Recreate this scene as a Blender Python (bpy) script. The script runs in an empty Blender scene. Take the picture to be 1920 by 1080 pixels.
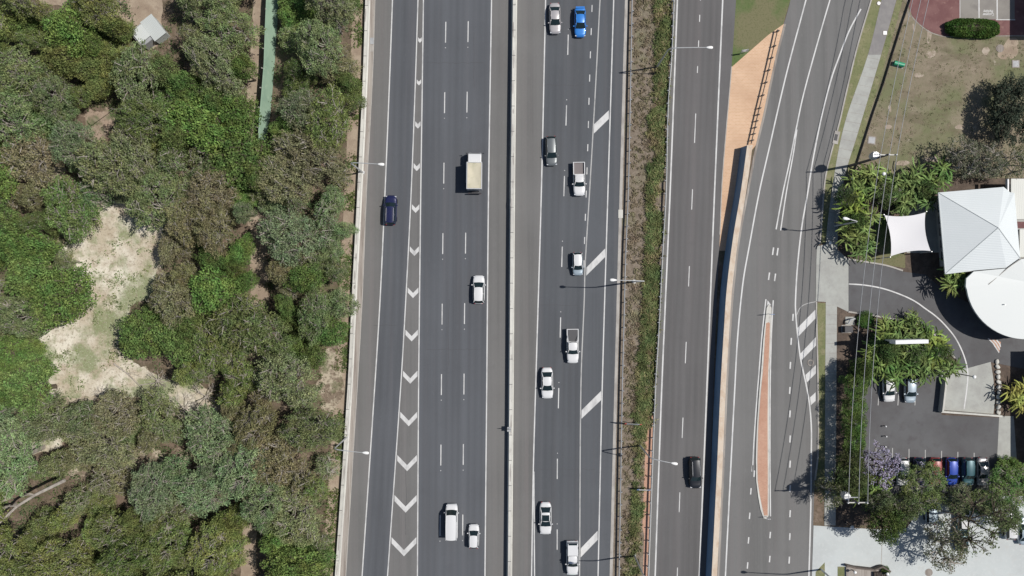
import bpy, bmesh, math, random
from mathutils import Vector, Matrix, noise

# ------------------------------------------------------------------ camera, sky, sun
S = bpy.context.scene
C = S.collection
H = 125.0                      # camera height, metres
PXM = 12.0                     # photo pixels per metre on the ground
cam_d = bpy.data.cameras.new('camera'); cam = bpy.data.objects.new('camera', cam_d); C.objects.link(cam)
cam.location = (0, 0, H); cam.rotation_euler = (0, 0, 0)
cam_d.sensor_width = 36; cam_d.lens = 36 * PXM * H / 1920; cam_d.clip_end = 3000; cam_d.clip_start = 1
S.camera = cam
SUN_EL = 57.5; SUN_AZ = 8.5      # azimuth measured from +X towards +Y
w = bpy.data.worlds.new('World'); S.world = w; w.use_nodes = True
nt = w.node_tree; bg = nt.nodes['Background']
sky = nt.nodes.new('ShaderNodeTexSky'); sky.sky_type = 'NISHITA'; sky.sun_disc = False
sky.sun_elevation = math.radians(SUN_EL); sky.sun_rotation = math.radians(90 - SUN_AZ)
nt.links.new(sky.outputs[0], bg.inputs[0]); bg.inputs[1].default_value = 0.062
sd = bpy.data.lights.new('sun', 'SUN'); so = bpy.data.objects.new('sun', sd); C.objects.link(so)
sd.energy = 4.1; sd.angle = math.radians(0.55); sd.color = (1.0, 0.955, 0.90)
e, a = math.radians(SUN_EL), math.radians(SUN_AZ)
sv = Vector((math.cos(e)*math.cos(a), math.cos(e)*math.sin(a), math.sin(e)))
so.rotation_euler = sv.to_track_quat('Z', 'Y').to_euler(); so.location = sv * 200
S.view_settings.view_transform = 'Standard'; S.view_settings.look = 'None'
S.view_settings.exposure = 0.0; S.view_settings.gamma = 1.0
S.render.resolution_x = 1024; S.render.resolution_y = 576

R = random.Random(11)

# ------------------------------------------------------------------ helpers
def P(px, py, h=0.0):
    """photo pixel (1920x1080) seen at height h -> world x, y"""
    k = (H - h) / H / PXM
    return ((px - 960) * k, (540 - py) * k)

def tag(o, label=None, cat=None, group=None, kind=None):
    if label: o['label'] = label
    if cat: o['category'] = cat
    if group: o['group'] = group
    if kind: o['kind'] = kind
    return o

def empty(name, loc, rz=0, label=None, cat=None, group=None):
    o = bpy.data.objects.new(name, None); C.objects.link(o)
    o.location = loc; o.rotation_euler = (0, 0, rz); o.empty_display_size = .3
    return tag(o, label, cat, group)

def copy_tree(o, parent=None):
    c = o.copy(); C.objects.link(c)
    if parent: c.parent = parent
    for ch in [x for x in bpy.data.objects if x.parent == o]:
        copy_tree(ch, c)
    return c

class MB:
    def __init__(s): s.v = []; s.f = []; s.m = []
    def add(s, vs, fs, m=0):
        b = len(s.v); s.v += [tuple(x) for x in vs]
        for f in fs: s.f.append([i + b for i in f]); s.m.append(m)
        return s
    def box(s, x0, x1, y0, y1, z0, z1, m=0, M=None, taper=0):
        t = taper
        vs = [(x0,y0,z0),(x1,y0,z0),(x1,y1,z0),(x0,y1,z0),(x0+t,y0+t,z1),(x1-t,y0+t,z1),(x1-t,y1-t,z1),(x0+t,y1-t,z1)]
        if M: vs = [M @ Vector(q) for q in vs]
        return s.add(vs, [(0,3,2,1),(4,5,6,7),(0,1,5,4),(1,2,6,5),(2,3,7,6),(3,0,4,7)], m)
    def tube(s, pts, rad, n=6, m=0, cap=True):
        pts = [Vector(p) for p in pts]
        if not isinstance(rad, (list, tuple)): rad = [rad]*len(pts)
        vs = []
        for i, p in enumerate(pts):
            d = (pts[min(i+1, len(pts)-1)] - pts[max(i-1, 0)]).normalized()
            u = d.cross(Vector((0,0,1)))
            if u.length < 1e-3: u = d.cross(Vector((0,1,0)))
            u.normalize(); q = d.cross(u)
            for k in range(n):
                a_ = 2*math.pi*k/n
                vs.append(p + (u*math.cos(a_) + q*math.sin(a_))*rad[i])
        fs = []
        for i in range(len(pts)-1):
            for k in range(n):
                k2 = (k+1) % n
                fs.append((i*n+k, i*n+k2, (i+1)*n+k2, (i+1)*n+k))
        if cap:
            fs.append(tuple(range(n-1, -1, -1))); b = (len(pts)-1)*n; fs.append(tuple(range(b, b+n)))
        return s.add(vs, fs, m)
    def disc(s, x, y, z, r, n=20, m=0, h=0.02):
        top = [(x+r*math.cos(2*math.pi*i/n), y+r*math.sin(2*math.pi*i/n), z+h) for i in range(n)]
        bot = [(x+r*math.cos(2*math.pi*i/n), y+r*math.sin(2*math.pi*i/n), z) for i in range(n)]
        return s.add(top+bot, [tuple(range(n))]+[(n+i, n+(i+1) % n, (i+1) % n, i) for i in range(n)], m)
    def prism(s, pts, z0, z1, m=0):
        """pts: 2-D outline, any winding"""
        ar = sum(pts[i][0]*pts[(i+1) % len(pts)][1]-pts[(i+1) % len(pts)][0]*pts[i][1] for i in range(len(pts)))
        if ar < 0: pts = pts[::-1]
        n = len(pts)
        vs = [(x, y, z0) for x, y in pts] + [(x, y, z1) for x, y in pts]
        return s.add(vs, [tuple(range(n, 2*n)), tuple(range(n-1, -1, -1))] + [(i, (i+1) % n, n+(i+1) % n, n+i) for i in range(n)], m)
    def sweep(s, L, Rr, prof, m=0):
        """L: path of (x,y); profile points (offset x, z) joined along the path; closed profile"""
        n = len(prof); vs = []
        for (x, y) in L:
            for (ox, z) in prof: vs.append((x+ox, y, z))
        fs = []
        for i in range(len(L)-1):
            for k in range(n):
                k2 = (k+1) % n
                fs.append((i*n+k, i*n+k2, (i+1)*n+k2, (i+1)*n+k))
        fs.append(tuple(range(n))); b = (len(L)-1)*n; fs.append(tuple(range(b+n-1, b-1, -1)))
        return s.add(vs, fs, m)
    def build(s, name, mats, parent=None, smooth=False, recalc=True):
        me = bpy.data.meshes.new(name); me.from_pydata(s.v, [], s.f)
        if not isinstance(mats, (list, tuple)): mats = [mats]
        for q in mats: me.materials.append(q)
        if len(mats) > 1: me.polygons.foreach_set('material_index', s.m)
        if smooth: me.polygons.foreach_set('use_smooth', [True]*len(s.f))
        if recalc:
            bm = bmesh.new(); bm.from_mesh(me); bmesh.ops.recalc_face_normals(bm, faces=bm.faces); bm.to_mesh(me); bm.free()
        me.update()
        o = bpy.data.objects.new(name, me); C.objects.link(o)
        if parent: o.parent = parent
        return o

def curve(pts):
    """pts: list of (y, x); returns smooth x(y) (photo pixels), linear beyond the ends"""
    pts = sorted(pts)
    n = len(pts)
    sl = []
    for i in range(n):
        a_, b_ = pts[max(i-1, 0)], pts[min(i+1, n-1)]
        sl.append((b_[1]-a_[1])/(b_[0]-a_[0]))
    def f(y):
        if y <= pts[0][0]: return pts[0][1] + sl[0]*(y-pts[0][0])
        if y >= pts[-1][0]: return pts[-1][1] + sl[-1]*(y-pts[-1][0])
        for i in range(n-1):
            if y <= pts[i+1][0]:
                y0, x0 = pts[i]; y1, x1 = pts[i+1]; d = y1-y0; t = (y-y0)/d
                return (2*t**3-3*t*t+1)*x0+(t**3-2*t*t+t)*d*sl[i]+(-2*t**3+3*t*t)*x1+(t**3-t*t)*d*sl[i+1]
    return f

Y0, Y1 = -420, 1500            # rows of the photo the long strips run over (beyond both edges)
def rows(a_, b_, st=20):
    n = max(1, int(round((b_-a_)/st)))
    return [a_+(b_-a_)*i/n for i in range(n+1)]

def band(mb, fl, fr, z, y0=Y0, y1=Y1, st=15, m=0):
    vs = []; ys = rows(y0, y1, st)
    for y in ys:
        a_ = P(fl(y), y); b_ = P(fr(y), y)
        vs += [(a_[0], a_[1], z), (b_[0], b_[1], z)]
    mb.add(vs, [(2*i, 2*i+1, 2*i+3, 2*i+2) for i in range(len(ys)-1)], m)

def line(mb, f, wpx, z, y0=Y0, y1=Y1, st=15, m=0):
    band(mb, lambda y: f(y)-wpx/2, lambda y: f(y)+wpx/2, z, y0, y1, st, m)

def lane(name, fl, fr, z, m, parent, y0=Y0, y1=Y1):
    """one traffic lane: a sheet whose tyre tracks and oil line are stored as a 'wear' attribute"""
    cols = [(0, 0), (.10, .10), (.22, .42), (.34, .16), (.44, .34), (.5, .48), (.56, .34), (.66, .16), (.78, .42), (.90, .10), (1, 0)]
    ys = rows(y0, y1, 15); vs = []; wr_ = []
    for y in ys:
        l_, r_2 = fl(y), fr(y); k_ = .75+.5*noise.noise(Vector((l_*.05, y*.008, 4)))
        for t_, w_ in cols: q_ = P(l_+(r_2-l_)*t_, y); vs.append((q_[0], q_[1], z)); wr_.append(w_*k_)
    n = len(cols); mb_ = MB(); mb_.add(vs, [(i*n+j, (i+1)*n+j, (i+1)*n+j+1, i*n+j+1) for i in range(len(ys)-1) for j in range(n-1)])
    o = mb_.build(name, m, parent); at = o.data.attributes.new('wear', 'FLOAT', 'POINT'); at.data.foreach_set('value', wr_)
    return o

def smooth_poly(pts, it=2):
    for _ in range(it):
        q = []
        for i in range(len(pts)):
            a_, b_ = pts[i], pts[(i+1) % len(pts)]
            q += [(a_[0]*.75+b_[0]*.25, a_[1]*.75+b_[1]*.25), (a_[0]*.25+b_[0]*.75, a_[1]*.25+b_[1]*.75)]
        pts = q
    return pts

def ragged(pts, amp):
    out = []
    for i in range(len(pts)):
        a_, b_ = pts[i], pts[(i+1) % len(pts)]; n_ = max(1, int(math.hypot(b_[0]-a_[0], b_[1]-a_[1])/3))
        out += [(a_[0]+(b_[0]-a_[0])*k/n_, a_[1]+(b_[1]-a_[1])*k/n_) for k in range(n_)]
    q = []
    for x, y in out:
        dx = sum(noise.noise(Vector((x*f_, y*f_, 7)))*w_ for f_, w_ in ((.02, 1.3), (.07, .5), (.2, .14)))
        dy = sum(noise.noise(Vector((x*f_, y*f_, 31)))*w_ for f_, w_ in ((.02, 1.3), (.07, .5), (.2, .14)))
        q.append((x+dx*amp, y+dy*amp))
    return q

def sheet(name, pts, z, mat, parent=None, it=0, jit=0, kind=None):
    if it: pts = smooth_poly(pts, it)
    if jit: pts = ragged(pts, jit*3)
    w_ = [P(*q) for q in pts]
    bm = bmesh.new(); vs = [bm.verts.new((x, y, z)) for x, y in w_]
    f = bm.faces.new(vs); bmesh.ops.triangulate(bm, faces=[f])
    bmesh.ops.recalc_face_normals(bm, faces=bm.faces)
    for q in bm.faces:
        if q.normal.z < 0: q.normal_flip()
    me = bpy.data.meshes.new(name); bm.to_mesh(me); bm.free(); me.materials.append(mat)
    o = bpy.data.objects.new(name, me); C.objects.link(o)
    if parent: o.parent = parent
    if kind: o['kind'] = kind
    return o

# ------------------------------------------------------------------ materials
def N(nt_, t, **kw):
    n = nt_.nodes.new(t)
    for k, v_ in kw.items(): setattr(n, k, v_)
    return n

def mat(name, col, rough=.8, metal=0, spec=.5, coat=0):
    m = bpy.data.materials.new(name); m.use_nodes = True
    b = m.node_tree.nodes['Principled BSDF']
    b.inputs['Base Color'].default_value = (*col, 1); b.inputs['Roughness'].default_value = rough
    b.inputs['Metallic'].default_value = metal; b.inputs['Specular IOR Level'].default_value = spec
    b.inputs['Coat Weight'].default_value = coat; b.inputs['Coat Roughness'].default_value = .05
    return m

def noisy(name, layers, rough=.9, bump=None, spec=.3):
    """layers: first = base colour; others (colour, scale, (sx,sy,sz), lo, hi, strength)"""
    m = mat(name, layers[0], rough, spec=spec); t = m.node_tree; b = t.nodes['Principled BSDF']
    geo = N(t, 'ShaderNodeNewGeometry')
    cur = None
    for i, (col, sc, st, lo, hi, k) in enumerate(layers[1:]):
        mp = N(t, 'ShaderNodeMapping'); mp.inputs['Scale'].default_value = st
        mp.inputs['Location'].default_value = (i*17.3, i*9.1, 0)
        t.links.new(geo.outputs['Position'], mp.inputs['Vector'])
        nz = N(t, 'ShaderNodeTexNoise'); nz.inputs['Scale'].default_value = sc; nz.inputs['Detail'].default_value = 5
        nz.inputs['Roughness'].default_value = .6
        t.links.new(mp.outputs[0], nz.inputs['Vector'])
        rm = N(t, 'ShaderNodeMapRange'); rm.inputs['From Min'].default_value = lo; rm.inputs['From Max'].default_value = hi
        rm.inputs['To Max'].default_value = k
        t.links.new(nz.outputs['Fac'], rm.inputs['Value'])
        mx = N(t, 'ShaderNodeMix', data_type='RGBA')
        mx.inputs['B'].default_value = (*col, 1)
        if cur is None: mx.inputs['A'].default_value = (*layers[0], 1)
        else: t.links.new(cur, mx.inputs['A'])
        t.links.new(rm.outputs[0], mx.inputs['Factor']); cur = mx.outputs['Result']
    at = N(t, 'ShaderNodeAttribute'); at.attribute_name = 'wear'
    mw = N(t, 'ShaderNodeMix', data_type='RGBA'); mw.inputs['B'].default_value = (*[x*.62 for x in layers[0]], 1)
    t.links.new(cur, mw.inputs['A']); t.links.new(at.outputs['Fac'], mw.inputs['Factor']); cur = mw.outputs['Result']
    t.links.new(cur, b.inputs['Base Color'])
    if bump:
        nz = N(t, 'ShaderNodeTexNoise'); nz.inputs['Scale'].default_value = bump[0]; nz.inputs['Detail'].default_value = 4
        t.links.new(geo.outputs['Position'], nz.inputs['Vector'])
        bp = N(t, 'ShaderNodeBump'); bp.inputs['Strength'].default_value = bump[1]; bp.inputs['Distance'].default_value = bump[2]
        t.links.new(nz.outputs['Fac'], bp.inputs['Height']); t.links.new(bp.outputs[0], b.inputs['Normal'])
    return m

STK = (1.0, .012, 1)           # streaks along the direction of travel
def asphalt(name, c, warm):
    d = tuple(x*.80 for x in c); l = tuple(min(1, x*1.14) for x in c)
    return noisy(name, [c, (d, .55, STK, .42, .62, .9), (warm, .9, STK, .50, .68, .6), (l, .05, (1, 1, 1), .45, .62, .5),
                        (d, 9, (1, 1, 1), .5, .72, .45), (l, 5, (1, .25, 1), .56, .7, .4), (d, .35, (1, 1, 1), .60, .74, .35)], rough=.88, bump=(14, .25, .02))
M = {}
M['shoulder'] = asphalt('shoulder_asphalt', (.158, .156, .152), (.180, .165, .162))
M['lane'] = asphalt('lane_asphalt', (.108, .115, .127), (.120, .117, .125))
M['gore'] = asphalt('gore_asphalt', (.158, .156, .153), (.19, .18, .178))
M['lane_south'] = asphalt('southbound_asphalt', (.100, .107, .117), (.112, .111, .118))
M['ramp'] = asphalt('ramp_asphalt', (.136, .133, .133), (.150, .137, .136))
M['service'] = asphalt('service_road_asphalt', (.168, .167, .163), (.180, .168, .166))
M['drive'] = noisy('driveway_asphalt', [(.100, .099, .102), ((.128, .130, .134), .15, (1, 1, 1), .4, .6, .8), ((.085, .078, .082), .6, (1, 1, 1), .5, .7, .6), ((.12, .115, .115), 8, (1, 1, 1), .5, .7, .4)], bump=(14, .3, .02))
M['paint'] = noisy('white_road_paint', [(.60, .60, .59), ((.34, .34, .34), .9, (1, .5, 1), .48, .66, .6), ((.30, .30, .30), 11, (1, 1, 1), .62, .8, .5)], rough=.6)
M['paint_old'] = noisy('worn_road_paint', [(.42, .42, .41), ((.22, .22, .22), 2.2, (1, .3, 1), .5, .72, .7), ((.2, .2, .2), 11, (1, 1, 1), .58, .75, .6)], rough=.7)
M['concrete'] = noisy('weathered_concrete', [(.60, .59, .54), ((.42, .41, .38), .5, (1, .15, 1), .42, .62, .7), ((.30, .28, .25), 2.5, (1, .4, 1), .55, .72, .6), ((.66, .66, .6), .2, (1, 1, 1), .5, .65, .6)], bump=(6, .3, .03))
M['gutter'] = noisy('stained_gutter_concrete', [(.33, .30, .27), ((.20, .17, .15), .6, (2, .12, 1), .42, .6, .8), ((.42, .39, .35), 1.2, (3, .1, 1), .5, .66, .7), ((.12, .1, .08), 3, (1, .5, 1), .6, .75, .6)])
M['kerb'] = noisy('kerb_concrete', [(.42, .40, .37), ((.27, .25, .23), 1.2, (1, .4, 1), .45, .65, .7)])
M['path'] = noisy('footpath_concrete', [(.40, .41, .38), ((.33, .33, .31), .5, (1, 1, 1), .4, .6, .8), ((.25, .24, .23), 3, (1, 1, 1), .58, .75, .5)])
M['pathgrey'] = noisy('old_path_surface', [(.26, .25, .24), ((.21, .20, .20), .6, (1, 1, 1), .4, .6, .8)])
M['lot'] = noisy('pale_concrete_lot', [(.50, .535, .53), ((.44, .465, .46), .12, (1, 1, 1), .4, .6, .8), ((.46, .45, .42), .5, (1, 1, 1), .58, .75, .5), ((.57, .59, .58), 2, (1, 1, 1), .5, .7, .4)], rough=.7)
M['dirt'] = noisy('bush_floor', [(.17, .125, .092), ((.10, .085, .05), .35, (1, 1, 1), .42, .6, .8), ((.26, .20, .155), .9, (1, 1, 1), .5, .68, .7), ((.06, .05, .035), 3, (1, 1, 1), .5, .7, .7), ((.12, .14, .06), .2, (1, 1, 1), .56, .7, .7)], bump=(5, .6, .1))
M['sand'] = noisy('sandy_ground', [(.48, .42, .32), ((.72, .68, .58), .12, (1, 1, 1), .42, .58, .9), ((.36, .29, .21), .45, (1, 1, 1), .5, .66, .7), ((.21, .25, .12), .11, (1, 1, 1), .50, .58, .85), ((.24, .27, .14), .5, (1, 1, 1), .54, .66, .7), ((.20, .16, .11), 2.6, (1, 1, 1), .52, .70, .75), ((.72, .67, .58), 4, (1, 1, 1), .55, .72, .5)], bump=(4, .6, .1))
M['pinkdirt'] = noisy('bare_dirt_track', [(.30, .235, .175), ((.40, .33, .25), .4, (1, 1, 1), .42, .6, .8), ((.24, .18, .14), 1.2, (1, 1, 1), .5, .7, .7), ((.2, .15, .11), 5, (1, 1, 1), .55, .72, .5)], bump=(5, .5, .06))
M['mulch'] = noisy('median_mulch', [(.215, .178, .140), ((.15, .12, .09), 1.1, (1, .6, 1), .42, .62, .8), ((.30, .255, .20), 2.3, (1, 1, 1), .5, .7, .7), ((.10, .08, .055), 5, (1, 1, 1), .52, .7, .7), ((.15, .17, .08), .2, (1, 1, 1), .55, .68, .5)], bump=(7, .6, .08))
M['garden'] = noisy('garden_bed_mulch', [(.10, .075, .06), ((.17, .13, .10), .6, (1, 1, 1), .45, .62, .7), ((.05, .045, .035), 3, (1, 1, 1), .5, .7, .7)], bump=(6, .5, .06))
M['lawn'] = noisy('dry_lawn', [(.225, .190, .135), ((.150, .165, .082), .085, (1, 1, 1), .46, .58, .85), ((.285, .235, .180), .13, (1.3, 1, 1), .48, .62, .7), ((.150, .125, .085), .30, (.6, 1.4, 1), .5, .64, .75), ((.13, .135, .07), .8, (1, 1, 1), .56, .7, .6), ((.42, .37, .30), .33, (1, 1, 1), .66, .72, .8), ((.14, .15, .075), 4, (1, 1, 1), .5, .7, .5)], bump=(8, .5, .05))
M['verge'] = noisy('verge_grass', [(.205, .205, .105), ((.14, .165, .07), .3, (1, 1, 1), .42, .6, .8), ((.28, .25, .16), .8, (1, 1, 1), .52, .68, .7), ((.10, .11, .05), 4, (1, 1, 1), .5, .7, .6)], bump=(8, .5, .05))
M['greengrass'] = noisy('green_grass', [(.120, .155, .062), ((.085, .14, .04), .25, (1, 1, 1), .42, .6, .8), ((.185, .165, .095), .13, (1, 1, 1), .46, .58, .85), ((.07, .09, .03), 4, (1, 1, 1), .5, .7, .6)], bump=(8, .5, .05))
M['maroon'] = noisy('maroon_paving', [(.20, .105, .10), ((.15, .07, .07), .35, (1, 1, 1), .42, .6, .8), ((.32, .20, .17), 1.2, (1, 1, 1), .58, .74, .6)])
M['bay'] = noisy('grey_parking_bay', [(.27, .255, .23), ((.22, .205, .19), .3, (1, 1, 1), .42, .6, .8), ((.15, .14, .13), .55, (1, .8, 1), .6, .72, .7)])
M['galv'] = noisy('galvanised_steel', [(.36, .37, .38), ((.25, .26, .27), 1.5, (1, 1, 1), .45, .65, .7)], rough=.5)
M['dark'] = mat('dark_metal', (.03, .03, .035), .6)
M['black'] = mat('black_plastic', (.015, .015, .017), .6)
M['lampgrey'] = mat('lamp_steel', (.55, .56, .56), .45, metal=.3)
M['lampwhite'] = mat('lamp_lens_white', (.85, .85, .83), .4)
M['white'] = noisy('white_painted_metal', [(.68, .69, .70), ((.58, .59, .58), .5, (1, 1, 1), .45, .65, .6)], rough=.45)
M['sail'] = mat('white_shade_cloth', (.69, .685, .695), .85)
M['timber'] = noisy('weathered_timber', [(.12, .10, .085), ((.20, .17, .15), 3, (1, 1, 1), .45, .65, .7)])
M['trunk'] = noisy('pale_gum_bark', [(.36, .33, .29), ((.22, .19, .16), 1.2, (1, 1, 1), .45, .62, .8), ((.56, .53, .48), 2.4, (1, 1, 1), .55, .7, .6)])
M['darktrunk'] = noisy('dark_bark', [(.10, .08, .06), ((.18, .15, .12), 1.6, (1, 1, 1), .5, .68, .7)])
M['bleached'] = noisy('bleached_dead_wood', [(.42, .38, .33), ((.26, .23, .20), 1.6, (1, 1, 1), .45, .62, .8)])
M['wall'] = noisy('rendered_wall', [(.42, .41, .38), ((.33, .32, .30), .6, (1, 1, .4), .45, .62, .6)])
M['retwall'] = noisy('shade_tinted_concrete', [(.20, .30, .42), ((.15, .23, .33), .5, (1, .3, 1), .45, .62, .7)])  # concrete, with the skylit blue of its shaded side put into the colour
M['coping'] = noisy('tan_stone_coping', [(.60, .51, .41), ((.50, .38, .28), 1.3, (1, .4, 1), .45, .62, .8), ((.66, .63, .58), 4, (1, 1, 1), .55, .7, .6)])
M['greenwall'] = noisy('green_noise_panel', [(.28, .40, .30), ((.22, .33, .25), .3, (1, 1, 1), .45, .62, .6), ((.36, .47, .36), 1.4, (.3, 1, 1), .56, .7, .5)])
M['window'] = mat('dark_window_glass', (.02, .025, .03), .08)
M['glass'] = mat('car_glass', (.012, .022, .024), .06, spec=.6)
M['tyre'] = mat('tyre_rubber', (.02, .02, .02), .85)
M['headlight'] = mat('headlight_lens', (.65, .67, .70), .1)
M['taillight'] = mat('red_tail_light', (.5, .01, .02), .2)
M['plate'] = mat('green_enamel', (.03, .30, .16), .35)
M['redsteel'] = mat('red_steel', (.45, .06, .04), .5)
M['signblue'] = mat('sign_blue', (.12, .22, .42), .5)
M['orange'] = mat('sign_orange', (.85, .30, .04), .5)

def brick(name, c1, c2, mortar, sc):
    m = mat(name, c1, .9); t = m.node_tree; b = t.nodes['Principled BSDF']
    geo = N(t, 'ShaderNodeNewGeometry'); br = N(t, 'ShaderNodeTexBrick')
    br.inputs['Color1'].default_value = (*c1, 1); br.inputs['Color2'].default_value = (*c2, 1); br.inputs['Mortar'].default_value = (*mortar, 1)
    br.inputs['Scale'].default_value = sc; br.inputs['Mortar Size'].default_value = .03
    t.links.new(geo.outputs['Position'], br.inputs['Vector'])
    nz = N(t, 'ShaderNodeTexNoise'); nz.inputs['Scale'].default_value = .25; nz.inputs['Detail'].default_value = 6
    t.links.new(geo.outputs['Position'], nz.inputs['Vector'])
    rm = N(t, 'ShaderNodeMapRange'); rm.inputs['From Min'].default_value = .4; rm.inputs['From Max'].default_value = .7; rm.inputs['To Max'].default_value = .55
    t.links.new(nz.outputs['Fac'], rm.inputs['Value'])
    mx = N(t, 'ShaderNodeMix', data_type='RGBA'); mx.inputs['B'].default_value = (c1[0]*.72, c1[1]*.68, c1[2]*.66, 1)
    t.links.new(br.outputs['Color'], mx.inputs['A']); t.links.new(rm.outputs[0], mx.inputs['Factor'])
    t.links.new(mx.outputs['Result'], b.inputs['Base Color'])
    return m
M['brick'] = brick('orange_brick_paving', (.64, .425, .275), (.56, .36, .22), (.68, .51, .37), 1.1)
M['brickred'] = brick('red_brick_paving', (.50, .27, .18), (.40, .20, .13), (.56, .42, .33), 1.8)

def ribbed(name, c, ang, sc, amt=.12):
    """sheet-metal roof: fine ribs running at a given angle"""
    m = mat(name, c, .5); t = m.node_tree; b = t.nodes['Principled BSDF']
    geo = N(t, 'ShaderNodeNewGeometry'); mp = N(t, 'ShaderNodeMapping'); mp.inputs['Rotation'].default_value = (0, 0, ang)
    t.links.new(geo.outputs['Position'], mp.inputs['Vector'])
    wv = N(t, 'ShaderNodeTexWave'); wv.inputs['Scale'].default_value = sc
    t.links.new(mp.outputs[0], wv.inputs['Vector'])
    bp = N(t, 'ShaderNodeBump'); bp.inputs['Strength'].default_value = .5; bp.inputs['Distance'].default_value = .018
    t.links.new(wv.outputs['Fac'], bp.inputs['Height']); t.links.new(bp.outputs[0], b.inputs['Normal'])
    nz = N(t, 'ShaderNodeTexNoise'); nz.inputs['Scale'].default_value = .3; nz.inputs['Detail'].default_value = 5
    t.links.new(geo.outputs['Position'], nz.inputs['Vector'])
    rm = N(t, 'ShaderNodeMapRange'); rm.inputs['From Min'].default_value = .4; rm.inputs['From Max'].default_value = .7; rm.inputs['To Max'].default_value = .5
    t.links.new(nz.outputs['Fac'], rm.inputs['Value'])
    mx = N(t, 'ShaderNodeMix', data_type='RGBA'); mx.inputs['A'].default_value = (*c, 1); mx.inputs['B'].default_value = (c[0]*.93, c[1]*.94, c[2]*.94, 1)
    t.links.new(rm.outputs[0], mx.inputs['Factor']); t.links.new(mx.outputs['Result'], b.inputs['Base Color'])
    return m
M['roof'] = ribbed('pale_metal_roof', (.645, .685, .69), math.radians(94), .9)
M['roof2'] = mat('smooth_metal_roof', (.60, .63, .62), .5)
M['roof3'] = ribbed('ribbed_wing_roof', (.50, .51, .47), math.radians(3), 1.0)
M['shed'] = ribbed('bare_tin_roof', (.50, .53, .52), math.radians(40), 1.2)

def leaf(name, ks=(.55, 1.45), trans=.22):
    """foliage: object colour, varied leaf by leaf; light passes through a little"""
    m = bpy.data.materials.new(name); m.use_nodes = True; t = m.node_tree; t.nodes.clear()
    out = N(t, 'ShaderNodeOutputMaterial'); oi = N(t, 'ShaderNodeObjectInfo'); geo = N(t, 'ShaderNodeNewGeometry')
    rm = N(t, 'ShaderNodeMapRange'); rm.inputs['To Min'].default_value = ks[0]; rm.inputs['To Max'].default_value = ks[1]
    t.links.new(geo.outputs['Random Per Island'], rm.inputs['Value'])
    hs = N(t, 'ShaderNodeHueSaturation')
    hr = N(t, 'ShaderNodeMapRange'); hr.inputs['To Min'].default_value = .465; hr.inputs['To Max'].default_value = .53
    wn = N(t, 'ShaderNodeTexNoise'); wn.inputs['Scale'].default_value = .55; wn.inputs['Detail'].default_value = 3
    t.links.new(geo.outputs['Position'], wn.inputs['Vector']); t.links.new(wn.outputs['Fac'], hr.inputs['Value'])
    hr.inputs['From Min'].default_value = .3; hr.inputs['From Max'].default_value = .7
    w2 = N(t, 'ShaderNodeTexNoise'); w2.inputs['Scale'].default_value = .9; w2.inputs['Detail'].default_value = 4
    t.links.new(geo.outputs['Position'], w2.inputs['Vector'])
    r2 = N(t, 'ShaderNodeMapRange'); r2.inputs['From Min'].default_value = .32; r2.inputs['From Max'].default_value = .68; r2.inputs['To Min'].default_value = .62; r2.inputs['To Max'].default_value = 1.35
    t.links.new(w2.outputs['Fac'], r2.inputs['Value'])
    ml = N(t, 'ShaderNodeMath', operation='MULTIPLY'); t.links.new(rm.outputs[0], ml.inputs[0]); t.links.new(r2.outputs[0], ml.inputs[1])
    t.links.new(oi.outputs['Color'], hs.inputs['Color']); t.links.new(ml.outputs[0], hs.inputs['Value']); t.links.new(hr.outputs[0], hs.inputs['Hue'])
    df = N(t, 'ShaderNodeBsdfDiffuse'); tr = N(t, 'ShaderNodeBsdfTranslucent'); mx = N(t, 'ShaderNodeMixShader'); mx.inputs[0].default_value = trans
    t.links.new(hs.outputs[0], df.inputs['Color']); t.links.new(hs.outputs[0], tr.inputs['Color'])
    t.links.new(df.outputs[0], mx.inputs[1]); t.links.new(tr.outputs[0], mx.inputs[2]); t.links.new(mx.outputs[0], out.inputs[0])
    return m
M['leaf'] = leaf('tree_foliage')
M['frond'] = leaf('palm_fronds', (.35, 2.3), .22)
M['grassblade'] = leaf('grass_blades', (.6, 1.5), .25)

# ------------------------------------------------------------------ lines measured along the road
barL = curve([(0, 685), (150, 680), (360, 670), (560, 659.5), (720, 652), (1080, 628)])        # left concrete barrier
asL = curve([(0, 704), (150, 699), (360, 688), (560, 680), (720, 671), (1080, 649)])          # start of asphalt
eL = curve([(0, 736), (150, 730.5), (360, 722), (560, 712.8), (720, 703), (1080, 679)])
cL = curve([(0, 783.8), (150, 779), (360, 771), (560, 761), (720, 751.7), (1080, 726.7)])
cR = curve([(0, 794), (150, 792), (360, 789), (560, 786.7), (720, 785), (1080, 782.7)])
d1 = curve([(60, 835.7), (192, 833.7), (324, 832.3), (456, 830.3), (588, 829), (720, 827.7), (852, 826.7), (984, 825.3)])
d2 = curve([(60, 877.7), (192, 875.7), (324, 874.2), (456, 873), (588, 871), (720, 870), (852, 868.7), (984, 867.7)])
eR = curve([(0, 921.7), (360, 916), (720, 912.7), (1080, 909.3)])
mid = curve([(0, 964.5), (360, 960.5), (720, 958), (1080, 955)])
sL = curve([(0, 1023), (360, 1015), (720, 1004.5), (880, 1000), (1080, 996.7)])
sL2 = curve([(880, 1000.8), (1080, 1002.3)])
sd1 = curve([(83, 1065), (216, 1061.7), (350, 1057.7), (483, 1053.7), (615, 1050.7), (745, 1047.3), (877, 1044.9), (1010, 1044.7)])
sc = curve([(15, 1110), (100, 1107), (190, 1104.3), (277, 1102), (365, 1099), (451, 1096), (495, 1095)])
sM = curve([(0, 1125), (180, 1115.7), (360, 1105.4), (500, 1097), (560, 1095.5), (720, 1089.3), (1080, 1086.7)])
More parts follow.
